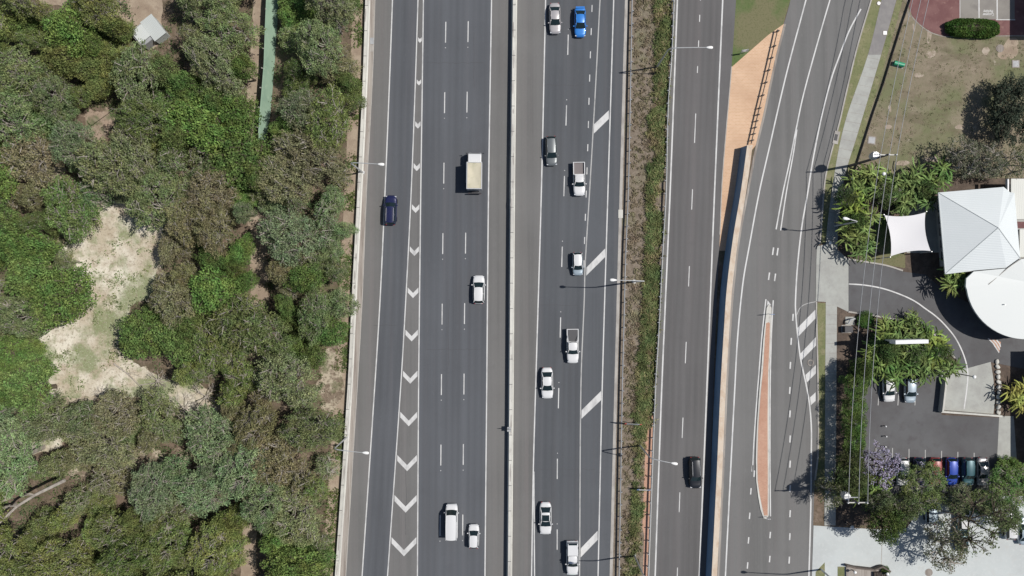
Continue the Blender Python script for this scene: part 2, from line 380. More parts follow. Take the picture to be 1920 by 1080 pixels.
sR = curve([(0, 1150.7), (360, 1139.8), (720, 1129.3), (1080, 1121.3)])
asR = curve([(0, 1171.7), (360, 1161.7), (720, 1152), (1080, 1143)])
g1 = curve([(0, 1184), (360, 1176.7), (480, 1171.9), (630, 1168), (720, 1165.7), (1080, 1159.5)])
g2 = curve([(0, 1262), (100, 1258), (200, 1251), (360, 1247), (480, 1240.5), (630, 1233), (720, 1227.5), (1080, 1214)])
rL = curve([(0, 1270), (360, 1256.4), (720, 1241), (1080, 1228.3)])
rR = curve([(0, 1355), (360, 1339.7), (720, 1325.6), (1080, 1311)])
rE = curve([(0, 1380), (125, 1372), (330, 1355), (440, 1350), (560, 1344), (1080, 1324)])
rd = curve([(35, 1311.7), (82, 1309.7), (130, 1307.7), (240, 1303.3), (375, 1297.5), (518, 1291.7), (661, 1285.7), (802, 1279.7), (941, 1274), (1072, 1270)])
wallT = curve([(270, 1402), (360, 1389.5), (447, 1375), (540, 1363.5), (627, 1357.5), (720, 1352), (900, 1344), (1080, 1335)])  # top left edge of the wall
vA = curve([(0, 1511), (140, 1474), (285, 1440.5), (360, 1423.5), (460, 1405), (527, 1393.3), (627, 1383.3), (720, 1378), (1080, 1360)])
brR = curve([(40, 1471), (107, 1454), (155, 1443.5), (223, 1429), (281, 1415), (360, 1400), (447, 1384), (540, 1373), (627, 1366.5), (720, 1361), (900, 1353), (1080, 1345)])
vR = curve([(0, 1633), (87, 1607), (187, 1583), (227, 1574), (290, 1557), (333, 1547), (400, 1541), (450, 1537.5), (480, 1532), (560, 1530), (720, 1533), (853, 1533), (900, 1528), (1000, 1524), (1080, 1522)])
fpL = curve([(0, 1652.5), (103, 1627), (233, 1583), (353, 1560), (460, 1548), (570, 1548), (720, 1547), (900, 1546), (1080, 1545)])
fpR = curve([(0, 1680.5), (107, 1650.5), (253, 1607), (333, 1583), (400, 1574), (460, 1570), (580, 1569), (720, 1568), (900, 1567), (1080, 1566)])

def pl(mb_, pts, wpx, z, m=0):
    """painted line through photo pixels"""
    W_ = [Vector((*P(*q_), z)) for q_ in pts]; vs = []
    for i, p in enumerate(W_):
        d = (W_[min(i+1, len(W_)-1)]-W_[max(i-1, 0)]).normalized(); n_ = Vector((-d.y, d.x, 0))*(wpx/PXM/2)
        vs += [p-n_, p+n_]
    mb_.add(vs, [(2*i, 2*i+2, 2*i+3, 2*i+1) for i in range(len(W_)-1)], m)
def cr(pts, n=6):
    out = []
    for i in range(len(pts)-1):
        p0 = pts[max(i-1, 0)]; p1 = pts[i]; p2 = pts[i+1]; p3 = pts[min(i+2, len(pts)-1)]
        for k in range(n):
            t = k/n
            out.append(tuple(.5*((2*p1[j])+(-p0[j]+p2[j])*t+(2*p0[j]-5*p1[j]+4*p2[j]-p3[j])*t*t+(-p0[j]+3*p1[j]-3*p2[j]+p3[j])*t**3) for j in range(2)))
    return out+[pts[-1]]

# ------------------------------------------------------------------ the ground
def struct(mb, name, m, label=None):
    o = mb.build(name, m, recalc=False); o['kind'] = 'structure'
    if label: o['label'] = label
    return o
mb = MB(); mb.add([(-700, -700, 0), (700, -700, 0), (700, 700, 0), (-700, 700, 0)], [(0, 1, 2, 3)])
struct(mb, 'ground', M['dirt'])

sandy = [(150, 392), (205, 380), (265, 402), (320, 432), (300, 470), (292, 525), (282, 560), (238, 590), (215, 640), (265, 690), (330, 718), (400, 735), (412, 790), (345, 772), (262, 742), (170, 742), (92, 748), (66, 712), (78, 668), (60, 640), (105, 612), (160, 566), (150, 520), (120, 470), (128, 425)]
M['litter'] = noisy('leaf_litter', [(.20, .155, .115), ((.48, .42, .32), .5, (1, 1, 1), .46, .56, .9), ((.13, .15, .07), .4, (1, 1, 1), .52, .62, .7), ((.09, .07, .045), 2.5, (1, 1, 1), .5, .66, .8), ((.42, .35, .26), 3, (1, 1, 1), .54, .66, .7)], bump=(5, .6, .1))
for q_ in ([(60, 310), (118, 292), (135, 335), (80, 360)], [(225, 848), (305, 838), (325, 885), (245, 900)], [(38, 470), (92, 460), (100, 512), (45, 520)], [(604, 640), (646, 640), (640, 780), (596, 780)], [(322, 838), (370, 845), (362, 888), (318, 884)], [(500, 395), (520, 400), (512, 470), (498, 470)], [(120, 880), (170, 870), (180, 895), (130, 905)]):
    sheet('leaf_litter', q_, .014, M['litter'], it=2, jit=5, kind='structure')
cx_ = sum(p[0] for p in sandy)/len(sandy); cy_ = sum(p[1] for p in sandy)/len(sandy)
sheet('leaf_litter', [(cx_+(x-cx_)*1.22, cy_+(y-cy_)*1.12) for x, y in sandy], .012, M['litter'], it=2, jit=7, kind='structure')
sheet('sandy_clearing', sandy, .02, M['sand'], it=2, jit=5, kind='structure')
M['litter0'] = noisy('patchy_dirt', [(.34, .26, .20), ((.16, .14, .09), .5, (1, 1, 1), .48, .60, .85), ((.42, .34, .27), 1.4, (1, 1, 1), .5, .66, .7), ((.12, .14, .07), .35, (1, 1, 1), .54, .64, .8), ((.09, .07, .05), 3, (1, 1, 1), .54, .68, .7)])
sheet('dirt_patch', [(148, 205), (200, 198), (240, 225), (232, 255), (185, 272), (150, 250)], .02, M['litter0'] , it=2, jit=7, kind='structure')
sheet('dirt_patch', [(20, 815), (60, 800), (125, 812), (118, 838), (60, 858), (15, 850)], .02, M['sand'], it=2, jit=3, kind='structure')
sheet('dirt_track', [(215, -60), (300, -60), (305, 30), (300, 92), (262, 98), (248, 50), (205, 20), (60, 10), (20, -60)], .02, M['pinkdirt'], it=2, jit=2, kind='structure')
sheet('access_track', [(476, -200), (520, -200), (500, 120), (492, 270), (500, 430), (505, 560), (492, 640), (478, 760), (490, 900), (480, 1090), (486, 1400), (452, 1400), (452, 1090), (455, 960), (462, 760), (470, 600), (465, 500), (466, 400), (460, 270), (468, 120)], .016, M['pinkdirt'], it=1, jit=2, kind='structure')
mb = MB(); band(mb, lambda y: barL(y)-24, lambda y: barL(y)+2, .012); struct(mb, 'dirt_verge', M['pinkdirt'])

# ------------------------------------------------------------------ motorway
mb = MB()
band(mb, asL, lambda y: asR(y)+3, .030, m=0)
motor = struct(mb, 'motorway', M['shoulder'], 'wide grey motorway of two carriageways seen from straight above')
def on_road(name, mb_, m, parent, label=None):
    o = mb_.build(name, m, parent, recalc=False)
    if label: o['label'] = label
    return o
for f0_, f1_ in ((eL, cL), (cR, d1), (d1, d2), (d2, eR)): lane('northbound_lane', f0_, f1_, .036, M['lane'], motor)
mb = MB(); band(mb, cL, cR, .034, y0=Y0 if False else -40); on_road('painted_gore', mb, M['gore'], motor)
for f0_, f1_ in ((sL, sd1), (sd1, sM)): lane('southbound_lane', f0_, f1_, .036, M['lane_south'], motor)
mb = MB(); band(mb, sM, sR, .036); band(mb, sR, asR, .033); on_road('southbound_shoulder', mb, M['lane_south'], motor)
for f, w_, m_ in ((eL, 2.2, 'paint'), (cL, 2.0, 'paint'), (cR, 2.1, 'paint'), (eR, 2.2, 'paint'), (sL, 2.3, 'paint'), (sM, 2.1, 'paint_old'), (sR, 2.2, 'paint')):
    mb = MB(); line(mb, f, w_, .044); on_road('edge_line', mb, M[m_], motor)
mb = MB(); line(mb, sL2, 2.2, .047, y0=884); on_road('edge_line', mb, M['paint'], motor)
for f, off in ((d1, 0), (d2, -1)):
    mb = MB()
    for k in range(-3, 11):
        y = 41 + off + k*132.1
        line(mb, f, 1.8, .044, y, y+39); line(mb, f, 1.4, .044, y+48, y+49.4)
    on_road('lane_line', mb, M['paint'], motor)
mb = MB()
for k in range(-3, 11):
    y = 65 + k*132.5
    line(mb, sd1, 1.8, .044, y, y+38); line(mb, sd1, 1.4, .044, y-11, y-9.6)
on_road('lane_line', mb, M['paint'], motor)
mb = MB()
for k in range(-7, 12): line(mb, sc, 1.7, .044, 9.5+k*43.5, 9.5+k*43.5+13)
on_road('lane_line', mb, M['paint'], motor)
# chevrons: (left top x, y), tip y, right
for k in range(-1, 13):
    yt = [(-12), 70, 149, 227.5, 306, 383, 462, 539, 618, 695, 772, 853, 928, 1007][k+1]
    L_ = cL(yt)+2.4; R_ = cR(yt)-2.4; wd = max(R_-L_, 3.5)
    th = min(7.5 + wd*.1, 11.5) if k > 1 else 7
    dp = wd*.52; mx_ = (L_+R_)/2
    if k < 0: dp = 4
    mb = MB()
    def q(x, y): a_ = P(x, y); return (a_[0], a_[1], .048)
    mb.add([q(L_, yt), q(mx_, yt+dp), q(R_, yt), q(R_, yt+th), q(mx_, yt+dp+th), q(L_, yt+th)], [(0, 5, 4, 1), (1, 4, 3, 2)])
    on_road('chevron', mb, M['paint'], motor)
for qd in ([(1114, 233), (1141.5, 207), (1141.5, 223), (1113.3, 250.7)], [(1099.5, 501.7), (1134.5, 466), (1134.5, 482), (1099, 517)], [(1090.5, 769), (1127, 733), (1127, 750), (1090.2, 785)], [(1088.8, 1028), (1120.5, 995), (1120.5, 1012), (1088.6, 1045)]):
    mb = MB(); mb.add([(*P(*a_), .048) for a_ in qd], [(3, 2, 1, 0)]); on_road('diagonal_bar', mb, M['paint'], motor)
mb = MB(); band(mb, lambda y: barL(y)+2, lambda y: asL(y)-1.2, .040); on_road('gutter', mb, M['gutter'], motor)
mb = MB(); line(mb, lambda y: asL(y)-.6, 1.3, .046); on_road('gutter_lip', mb, M['kerb'], motor)
mb = MB(); band(mb, asR, lambda y: asR(y)+5.5, .042); on_road('gutter', mb, M['kerb'], motor)
for yy, hh in ((393, 13), (72, 14), (87, 10)):   # drain lids in the left gutter / right verge
    pass
mb = MB(); x_, y_ = P(1163.5, 401); mb.box(x_-.35, x_+.35, y_-.65, y_+.65, .045, .10); on_road('drain_cover', mb, M['concrete'], motor)
mb = MB(); x_, y_ = P(697.5, 77); mb.box(x_-.3, x_+.3, y_-.5, y_+.5, .045, .075); on_road('drain_cover', mb, M['galv'], motor)
mb = MB(); x_, y_ = P(697, 91); mb.box(x_-.3, x_+.3, y_-.5, y_+.5, .045, .075); on_road('drain_cover', mb, M['kerb'], motor)

M['tar'] = mat('bitumen_seal', (.060, .060, .064), .7)
rw_ = random.Random(21)
mb = MB()
for (x0_, x1_, yy) in ((800, 908, 118), (800, 908, 655), (1012, 1086, 572), (1012, 1120, 880), (700, 745, 610), (1018, 1100, 160)):
    pts_ = []; x_ = x0_
    while x_ < x1_: pts_.append((x_, yy+rw_.uniform(-1.2, 1.2))); x_ += rw_.uniform(4, 9)
    pl(mb, pts_, .45, .0405)
for (xx, y0_, y1_) in ((842, 560, 690), (1067, 690, 800), (760, 880, 1010), (889, 60, 170), (1030, 560, 650)):
    pts_ = []; y_ = y0_; x_ = xx
    while y_ < y1_: pts_.append((x_, y_)); y_ += rw_.uniform(5, 12); x_ += rw_.uniform(-.9, .75)
    pl(mb, pts_, .45, .041)
on_road('sealed_crack', mb, M['tar'], motor)
# barriers
def barrier(name, f, wpx, h, label, m):
    L = [P(f(y), y) for y in rows(Y0, Y1, 15)]
    w2 = wpx/PXM/2
    mb_ = MB(); mb_.sweep(L, None, [(-w2, 0), (-w2, .12), (-w2*.62, .34), (-w2*.5, h), (w2*.5, h), (w2*.62, .34), (w2, .12), (w2, 0)])
    y = Y0+11
    while y < Y1:
        x_, w_ = P(f(y), y); mb_.box(x_-w2*.52, x_+w2*.52, w_-.035, w_+.035, h-.3, h+.006, m=1); y += 47
    rj = random.Random(int(h*10)); y = Y0
    while y < Y1:
        ln = rj.uniform(6, 40); off = rj.uniform(-.3, .3)*w2
        if rj.random() < .45:
            pts = [P(f(t_), t_) for t_ in (y, y+ln*.5, y+ln)]
            vs_ = []
            for i_, (x_, w_) in enumerate(pts): q_ = .06 if i_ != 1 else rj.uniform(.08, .16); vs_ += [(x_+off-q_, w_, h+.004), (x_+off+q_, w_, h+.004)]
            mb_.add(vs_, [(0, 2, 3, 1), (2, 4, 5, 3)], 2)
        y += ln*rj.uniform(1.1, 2.5)
    o = mb_.build(name, [m, M['dark'], M['kerb']])
    return tag(o, label, 'barrier')
barrier('concrete_barrier', mid, 10.5, 1.2, 'pale concrete barrier down the middle of the motorway', M['concrete'])
def lb(y): return barL(y)+4.6
barrier('concrete_barrier', lb, 10, .9, 'stained concrete barrier along the bush side of the motorway', M['concrete'])
r_ = empty('barrier_sign', (*P(954.5, 802), 0), 0, 'small sign post clamped to the central concrete barrier', 'sign')
mb = MB(); mb.box(-.28, .28, -.35, .35, 1.2, 1.5); mb.build('base_box', M['galv'], r_)
mb = MB(); mb.tube([(0, .1, 1.5), (0, .1, 2.4)], .05); mb.box(-.3, .3, .08, .13, 1.9, 2.6); mb.build('sign_plate', M['lampgrey'], r_)

# ------------------------------------------------------------------ median with two guard rails
mb = MB(); band(mb, lambda y: asR(y)+5.5, lambda y: g2(y)+2, .020); struct(mb, 'median_strip', M['mulch'])
mb = MB(); band(mb, lambda y: g2(y)-13 if y < 1000 else g2(y)-9, lambda y: g2(y)-.5, .028, y0=778, y1=Y1)
struct(mb, 'brick_margin', M['brickred'])
def guard_rail(f, y0, y1, label, m, spacing, side, h=.88):
    r_ = empty('guard_rail', (0, 0, 0), 0, label, 'guard rail')
    L = [P(f(y), y) for y in rows(y0, y1, 15)]
    mb_ = MB(); mb_.sweep(L, None, [(-.06, h-.42), (.04, h-.31), (-.06, h-.20), (.04, h-.10), (-.06, h), (-.02, h+.012), (.07, h-.10), (-.02, h-.20), (.07, h-.31), (-.02, h-.43)])
    mb_.build('rail', m, r_)
    y = y0 + 4; ps = []
    while y < y1-3 and len(ps) < 98:
        x_, w_ = P(f(y), y); mb_ = MB(); s_ = .1*side
        mb_.box(min(s_, s_*2.6), max(s_, s_*2.6), -.06, .06, 0, h+.04)
        mb_.box(min(.02*side, s_*1.0), max(.02*side, s_*1.0), -.05, .05, h-.28, h-.02)
        o = mb_.build('post', m, r_) if not ps else None
        if o is None: o = ps[0].copy(); C.objects.link(o); o.parent = r_
        o.location = (x_, w_, 0); ps.append(o); y += spacing
guard_rail(g1, -240, 1330, 'long galvanised guard rail on the motorway side of the planted median', M['galv'], 23.6, 1)
guard_rail(g2, -240, 1330, 'long galvanised guard rail on the ramp side of the planted median', M['galv'], 24, -1)

# ------------------------------------------------------------------ ramp
mb = MB(); band(mb, lambda y: g2(y)+2, rE, .030); ramp = struct(mb, 'ramp_road', M['ramp'], 'two lane ramp running beside the planted median')
mb = MB(); band(mb, lambda y: g2(y)+2, rL, .034); on_road('shoulder', mb, M['shoulder'], ramp)
for f0_, f1_ in ((rL, rd), (rd, rR)): lane('ramp_lane', f0_, f1_, .036, M['ramp'], ramp)
for f in (rL, rR):
    mb = MB(); line(mb, f, 2.7, .044); on_road('edge_line', mb, M['paint'], ramp)
mb = MB()
for a_, b_ in ((-60, -47), (-12, 1), (28, 41), (76, 88), (124, 137), (213, 268), (355, 393), (499, 537), (641, 681), (783, 821), (923, 960), (1064, 1102), (1204, 1242)):
    line(mb, rd, 1.6, .044, a_, b_)
on_road('lane_line', mb, M['paint'], ramp)
mb = MB(); band(mb, lambda y: g2(y)+1.2, lambda y: g2(y)+3, .045); on_road('gutter_lip', mb, M['concrete'], ramp)

# brick apron, grass and wall between ramp and service road
mb = MB(); band(mb, lambda y: rE(y), lambda y: min(brR(y), wallT(y)+5 if y > 275 else brR(y)), .026, y0=45, y1=470); struct(mb, 'brick_apron', M['brick'])
mb = MB(); band(mb, lambda y: rE(y)-1.4, lambda y: rE(y)+.4, .060, y0=125, y1=440); struct(mb, 'kerb', M['kerb'])
sheet('grass_wedge', [(rE(-300), -300), (rE(-100), -100), (rE(0), 0), (rE(60), 60), (1371.5, 126), (1440, 66), (1468, 46), (1476, 20), (1482, 0), (1505, -100), (1550, -300)], .034, M['greengrass'], kind='structure')
L = rows(272, Y1, 12)
hw = 2.2
def wprof(i, y): return None
mbF = MB(); mbC = MB()
vsF = []; vsC = []
for y in L:
    tx, ty = P(wallT(y), y, hw); rx, _ = P(wallT(y)+9.2, y, hw)
    tx2, ty2 = P(wallT(y), y, hw)
    vsF += [(tx-.42, ty, 0), (tx, ty, hw-.12), (rx, ty, hw-.12), (rx, ty, 0)]
    vsC += [(tx-.05, ty, hw-.12), (tx-.05, ty, hw), (rx+.03, ty, hw), (rx+.03, ty, hw-.12)]
def strip(mb_, vs, n=4):
    k = len(vs)//n; fs = []
    for i in range(k-1):
        for j in range(n): fs.append((i*n+j, i*n+(j+1) % n, (i+1)*n+(j+1) % n, (i+1)*n+j))
    fs += [tuple(range(n)), tuple(range((k-1)*n, k*n))]
    mb_.add(vs, fs)
strip(mbF, vsF); strip(mbC, vsC)
rw = empty('retaining_wall', (*P(1380, 400), 0), 0, 'long concrete wall, blue shade coloured in, tan stone coping between ramp and service road', 'wall')
for mb_, n_, m_ in ((mbF, 'wall_face', 'retwall'), (mbC, 'coping', 'coping')):
    o = mb_.build(n_, M[m_], rw); o.location = (-rw.location[0], -rw.location[1], 0)
gr3 = curve([(58, 1455.5), (113, 1443), (160, 1432), (205, 1421), (271, 1406)])
r3 = empty('guard_rail', (0, 0, 0), 0, 'short dark guard rail crossing the orange brick apron', 'guard rail')
mb = MB(); mb.sweep([P(gr3(y), y) for y in rows(58, 271, 12)], None, [(-.04, .5), (-.04, .82), (.04, .82), (.04, .5)]); mb.build('rail', M['dark'], r3)
ps0 = None
for y in (60, 88, 110, 133, 156, 180, 204, 216, 228, 240, 252, 264):
    if ps0 is None:
        mb = MB(); mb.box(-.12, .30, -.05, .05, 0, .86); ps0 = o = mb.build('post', M['dark'], r3)
    else: o = ps0.copy(); C.objects.link(o); o.parent = r3
    o.location = (*P(gr3(y), y), 0)

# ------------------------------------------------------------------ service road
mb = MB(); band(mb, lambda y: brR(y) if y > 40 else curve([(-300, 1560), (-100, 1510), (0, 1482), (20, 1477), (40, 1471)])(y), vR, .032)
serv = struct(mb, 'service_road', M['service'], 'curving service road between the wall and the lawn')
mb = MB(); band(mb, lambda y: brR(y), lambda y: brR(y)+4, .040, y0=45); on_road('dirty_margin', mb, M['gutter'], serv)
mb = MB(); line(mb, vA, 2.6, .046); on_road('edge_line', mb, M['paint'], serv)
mb = MB()
pl(mb, cr([(1640, -250), (1590, -110), (1556, 0), (1530, 90), (1506.5, 177), (1493, 240), (1480, 305), (1468, 360), (1455, 430)]), 2.4, .046)
pl(mb, cr([(1494, 243), (1487, 290), (1474.3, 360), (1463.5, 432)]), 2.2, .0465)
on_road('centre_line', mb, M['paint'], serv)
mb = MB()
pl(mb, cr([(1614, 17), (1592, 58), (1573, 107), (1558, 150), (1540, 220), (1523.5, 303), (1514.5, 360), (1503, 427), (1495, 500), (1491.5, 560), (1491.7, 585), (1494.5, 620), (1500, 667), (1506, 697), (1511.5, 722), (1517.5, 757), (1521, 800), (1521, 853), (1520, 953), (1516.5, 1080), (1513, 1200), (1510, 1500)]), 2.6, .046)
on_road('edge_line', mb, M['paint'], serv)
mb = MB(); pl(mb, cr([(1494, 590), (1500, 577), (1511, 570), (1530, 565.5)]), 1.3, .047); on_road('edge_line', mb, M['paint_old'], serv)
mb = MB()
for qd in ([(1495, 615), (1530, 579), (1530, 595.5), (1496.5, 631)], [(1500.5, 663), (1530, 631.5), (1530, 647.5), (1503, 675)], [(1510, 703), (1529.5, 684.5), (1529.5, 700), (1512.5, 717)], [(1518.7, 745), (1529, 735.5), (1529, 751.7), (1520, 760)]):
    mb.add([(*P(*a_), .048) for a_ in qd], [(3, 2, 1, 0)])
on_road('hatched_bars', mb, M['paint'], serv)
mb = MB()
for x_, y_ in ((1449.3, 471), (1457.7, 472), (1441.7, 518), (1453, 520)): pl(mb, [(x_+1, y_-7), (x_-1, y_+7)], 2.6, .046)
for x_, y_ in ((1486.7, 595), (1483.3, 640), (1481.7, 685), (1480.7, 732), (1481, 776), (1481.2, 823), (1481.2, 870), (1481.3, 916), (1481.2, 963), (1480.7, 1006), (1479.7, 1050), (1479, 1095)): pl(mb, [(x_+.4, y_-6.5), (x_-.4, y_+6.5)], 2.6, .046)
for x_, y_ in ((1414, 888), (1410.5, 878), (1407.7, 921), (1405.4, 967), (1403.3, 1013), (1401.5, 1060), (1400, 1105), (1443.9, 1003), (1443, 1048), (1442, 1095)): pl(mb, [(x_+.5, y_-6), (x_-.5, y_+6)], 2.4, .046)
on_road('lane_line', mb, M['paint'], serv)
mb = MB()
pl(mb, cr([(1436, 561), (1431.5, 600), (1427.5, 640), (1423.5, 690), (1418, 760), (1414, 820), (1412.3, 850)]), 2.2, .046)
pl(mb, cr([(1449.7, 563), (1447.5, 600), (1446, 640), (1444.5, 690), (1443.7, 760), (1443.5, 850), (1444.5, 968)]), 2.2, .046)
pl(mb, cr([(1412.3, 850), (1411, 884)]), 2.0, .046)
on_road('edge_line', mb, M['paint'], serv)
# traffic island
isl = empty('traffic_island', (*P(1433, 760), 0), 0, 'slender brick paved traffic island with pale kerb in the service road', 'traffic island')
def rel(o, r): o.location = (-r.location[0], -r.location[1], 0)
outl = [(1441, 570), (1446, 577), (1446, 605), (1444.5, 640), (1442, 700), (1441.3, 780), (1441.5, 900), (1441.5, 965), (1437, 973), (1431, 971), (1425.5, 955), (1421, 930), (1417.3, 900), (1416.7, 860), (1418.5, 800), (1422.5, 740), (1427, 690), (1430.5, 640), (1434, 605), (1437, 577)]
inn = [(1440.5, 604), (1443, 606), (1442.3, 640), (1439.5, 700), (1438.7, 780), (1439, 900), (1438.7, 966), (1432, 966), (1428, 948), (1423.5, 925), (1420, 900), (1419.5, 860), (1421.3, 800), (1425.5, 740), (1430.3, 690), (1433.3, 640), (1436, 606)]
mb = MB(); mb.prism([P(*q_) for q_ in outl], 0, .15); rel(mb.build('kerb', M['concrete'], isl), isl)
mb = MB(); mb.prism([P(*q_) for q_ in inn], .1, .165); rel(mb.build('paving', M['brickred'], isl), isl)
r_ = empty('island_sign', (*P(1440, 588.5), 0), 0, 'small keep left sign on its post at the upper tip of the traffic island', 'sign')
mb = MB(); mb.tube([(0, 0, 0), (0, 0, 2.2)], .04); mb.build('post', M['galv'], r_)
mb = MB(); mb.box(-.3, .3, -.03, .03, 1.5, 2.3); mb.build('sign_plate', M['signblue'], r_)
r_ = empty('island_sign', (*P(1436, 968), 0), 0, 'small round top sign on its post at the lower tip of the traffic island', 'sign')
mb = MB(); mb.tube([(0, 0, 0), (0, 0, 1.6)], .04); mb.build('post', M['galv'], r_)
mb = MB(); mb.box(-.25, .25, -.03, .03, 1.0, 1.6); mb.build('sign_plate', M['white'], r_)
# thin wall tips paint of the gore nose
mb = MB(); mb.add([(*P(*q_), .045) for q_ in ((1439, 563), (1446, 572), (1438, 574))], [(2, 1, 0)]); on_road('painted_nose', mb, M['paint'], serv)
# kerb and verge
mb = MB()
def kline(a_, b_):
    ys = rows(a_, b_, 10); vs = []
    for y in ys:
        x0_, yy = P(vR(y)-1.2, y); x1_, _ = P(vR(y)+1.6, y)
        vs += [(x0_, yy, .02), (x0_, yy, .13), (x1_, yy, .14), (x1_, yy, .02)]
    strip(mb, vs)
kline(-300, 458); kline(566, 900)
struct(mb, 'kerb', M['kerb'])
mb = MB(); band(mb, lambda y: vR(y)+1.5, lambda y: fpL(y)+1, .05, y0=-400, y1=456); band(mb, lambda y: vR(y)+1.5, lambda y: fpL(y)+1, .05, y0=568, y1=905); struct(mb, 'verge', M['verge'])
mb = MB(); band(mb, fpL, fpR, .07, y0=103, y1=470); band(mb, fpL, fpR, .07, y0=560, y1=985)
fp = struct(mb, 'footpath', M['path'])
mb = MB(); band(mb, fpL, fpR, .068, y0=-400, y1=103); on_road('upper_path', mb, M['pathgrey'], fp)
mb = MB()
for y in [108+i*17 for i in range(21)]+[572+i*18 for i in range(18)]:
    ddx = (fpR(y)-fpL(y)); pl(mb, [(fpL(y), y), (fpR(y), y+ddx*.18 if y < 470 else y)], .5, .074)
on_road('joint', mb, M['gutter'], fp)

# ------------------------------------------------------------------ east side ground
lawn_pts = [(fpR(y), y) for y in rows(-400, 335, 20)]+[(1640, 345), (1760, 335), (2400, 330), (2400, -400)]
sheet('lawn', lawn_pts, .045, M['lawn'], kind='structure')
sheet('grass_strip', [(fpR(y)+.5, y) for y in rows(-100, 325, 20)]+[(fpR(y)+11, y) for y in rows(325, -100, 20) or []][::1] if False else [(fpR(y)+.5, y) for y in rows(-100, 325, 20)]+[(fpR(y)+12, y) for y in reversed(rows(-100, 325, 20))], .055, M['verge'], kind='structure')
sheet('garden_bed', [(1583, 333), (1574, 400), (1570, 470), (1569, 580), (1568, 720), (1567, 985), (2400, 985), (2400, 330), (1700, 336)], .04, M['garden'], kind='structure')
sheet('maroon_paving', [(1702, -400), (1702, 8), (1710, 30), (1725, 46), (1745, 60), (1770, 68), (1905, 66), (2400, 66), (2400, -400)], .06, M['maroon'], kind='structure')
mb = MB(); pl(mb, cr([(1701, -200), (1701, 8), (1709.5, 31), (1724.5, 47), (1744.5, 61), (1770, 69)])+[(1905, 67.3), (2300, 67.3)], 1.7, .0665); struct(mb, 'paving_edge', M['gutter'])
bay = sheet('parking_bays', [(1798.5, -200), (1799, 36), (1902, 37), (1902, -200)], .066, M['bay'], kind='structure')
mb = MB()
for x0_, x1_, y1_ in ((1835.3, 1834, 34), (1869.3, 1868, 37)): pl(mb, [(x1_, -200), (x0_, y1_)], 2.2, .072)
pl(mb, [(1867, 37.3), (1903, 37.3)], 1.6, .0725); pl(mb, [(1798.8, -200), (1799.5, 36)], 1.0, .072)
on_road('bay_line', mb, M['paint'], bay)
for txt, y_, wd in (('Customer', 27.3, 1.75), ('Parking', 21.3, 1.5)):
    cu = bpy.data.curves.new('lettering', 'FONT'); cu.body = txt; cu.size = .62; cu.align_x = 'CENTER'; cu.align_y = 'CENTER'; cu.offset = .012
    to = bpy.data.objects.new('lettering', cu); C.objects.link(to)
    bpy.context.view_layer.update()
    me = bpy.data.meshes.new_from_object(to); bpy.data.objects.remove(to)
    w0 = max(v.co.x for v in me.vertices)-min(v.co.x for v in me.vertices)
    for v in me.vertices: v.co.x *= wd/w0
    me.materials.clear(); me.materials.append(M['paint'])
    to = bpy.data.objects.new('lettering', me); C.objects.link(to); to.parent = bay
    to.location = (*P(1852.5, y_), .075); to.rotation_euler = (0, 0, math.pi)
sheet('worn_patch', [(1880, 85), (1892, 70), (1906, 72), (1908, 95), (1905, 108), (1885, 112), (1868, 108), (1872, 96)], .058, M['pinkdirt'], it=2, jit=1, kind='structure')
M['worn'] = noisy('worn_soil', [(.33, .27, .215), ((.44, .38, .31), 1.2, (1, 1, 1), .48, .60, .8), ((.20, .18, .11), .9, (1, 1, 1), .5, .62, .9)])
for cx0, cy0, rx, ry in ((1722, 140, 9, 6), (1742, 68, 5, 14), (1665, 240, 8, 4), (1668, 205, 3, 8), (1849, 95, 7, 8), (1745, 100, 10, 8), (1690, 305, 18, 5), (1712, 52, 3, 8), (1760, 300, 30, 6), (1800, 240, 12, 4)):
    sheet('worn_patch', [(cx0+rx*math.cos(k*.785), cy0+ry*math.sin(k*.785)) for k in range(8)], .057, M['worn'], it=1, jit=1.4, kind='structure')
# crossover, driveway, car park
sheet('driveway_crossover', [(1531, 462), (1548, 458), (1572, 470), (1590.5, 487), (1590.5, 585), (1570, 575), (1549, 566), (1529, 565), (1530, 500)], .078, M['path'], kind='structure')
dw = sheet('driveway', [(1590, 487), (1620, 492), (1660, 499), (1692, 509), (1735, 515), (1770, 545), (1800, 560), (1880, 600), (1960, 640), (1960, 700), (1873, 682), (1857, 679), (1813, 691), (1811, 700), (1790, 670), (1762, 636), (1735, 613), (1700, 601), (1660, 594), (1620, 588), (1590, 583)], .074, M['drive'], kind='structure')
mb = MB(); pl(mb, cr([(1591, 532.5), (1620, 534.5), (1655, 541), (1690, 553), (1715, 565), (1735, 579), (1753, 592), (1770, 608), (1789, 631), (1802, 655), (1810, 677), (1813.5, 694), (1814, 708), (1812, 730), (1807, 767)]), 2.4, .096); on_road('centre_line', mb, M['paint'], dw)
mb = MB()
for path in ([(1590, 584.5), (1620, 589), (1660, 595.5), (1700, 603), (1735, 615), (1762, 638), (1790, 672)], [(1590, 485.5), (1620, 490.5), (1660, 497.5), (1692, 507.5)]):
    w_ = cr(path)
    for i in range(len(w_)-1):
        a_ = Vector((*P(*w_[i]), 0)); b_ = Vector((*P(*w_[i+1]), 0)); d = (b_-a_).normalized(); n_ = Vector((-d.y, d.x, 0))*.12
        mb.add([a_-n_, b_-n_, b_+n_, a_+n_]+[x+Vector((0, 0, .17)) for x in (a_-n_, b_-n_, b_+n_, a_+n_)], [(4, 5, 6, 7), (0, 1, 5, 4), (1, 2, 6, 5), (2, 3, 7, 6), (3, 0, 4, 7)])
struct(mb, 'driveway_kerb', M['kerb'])
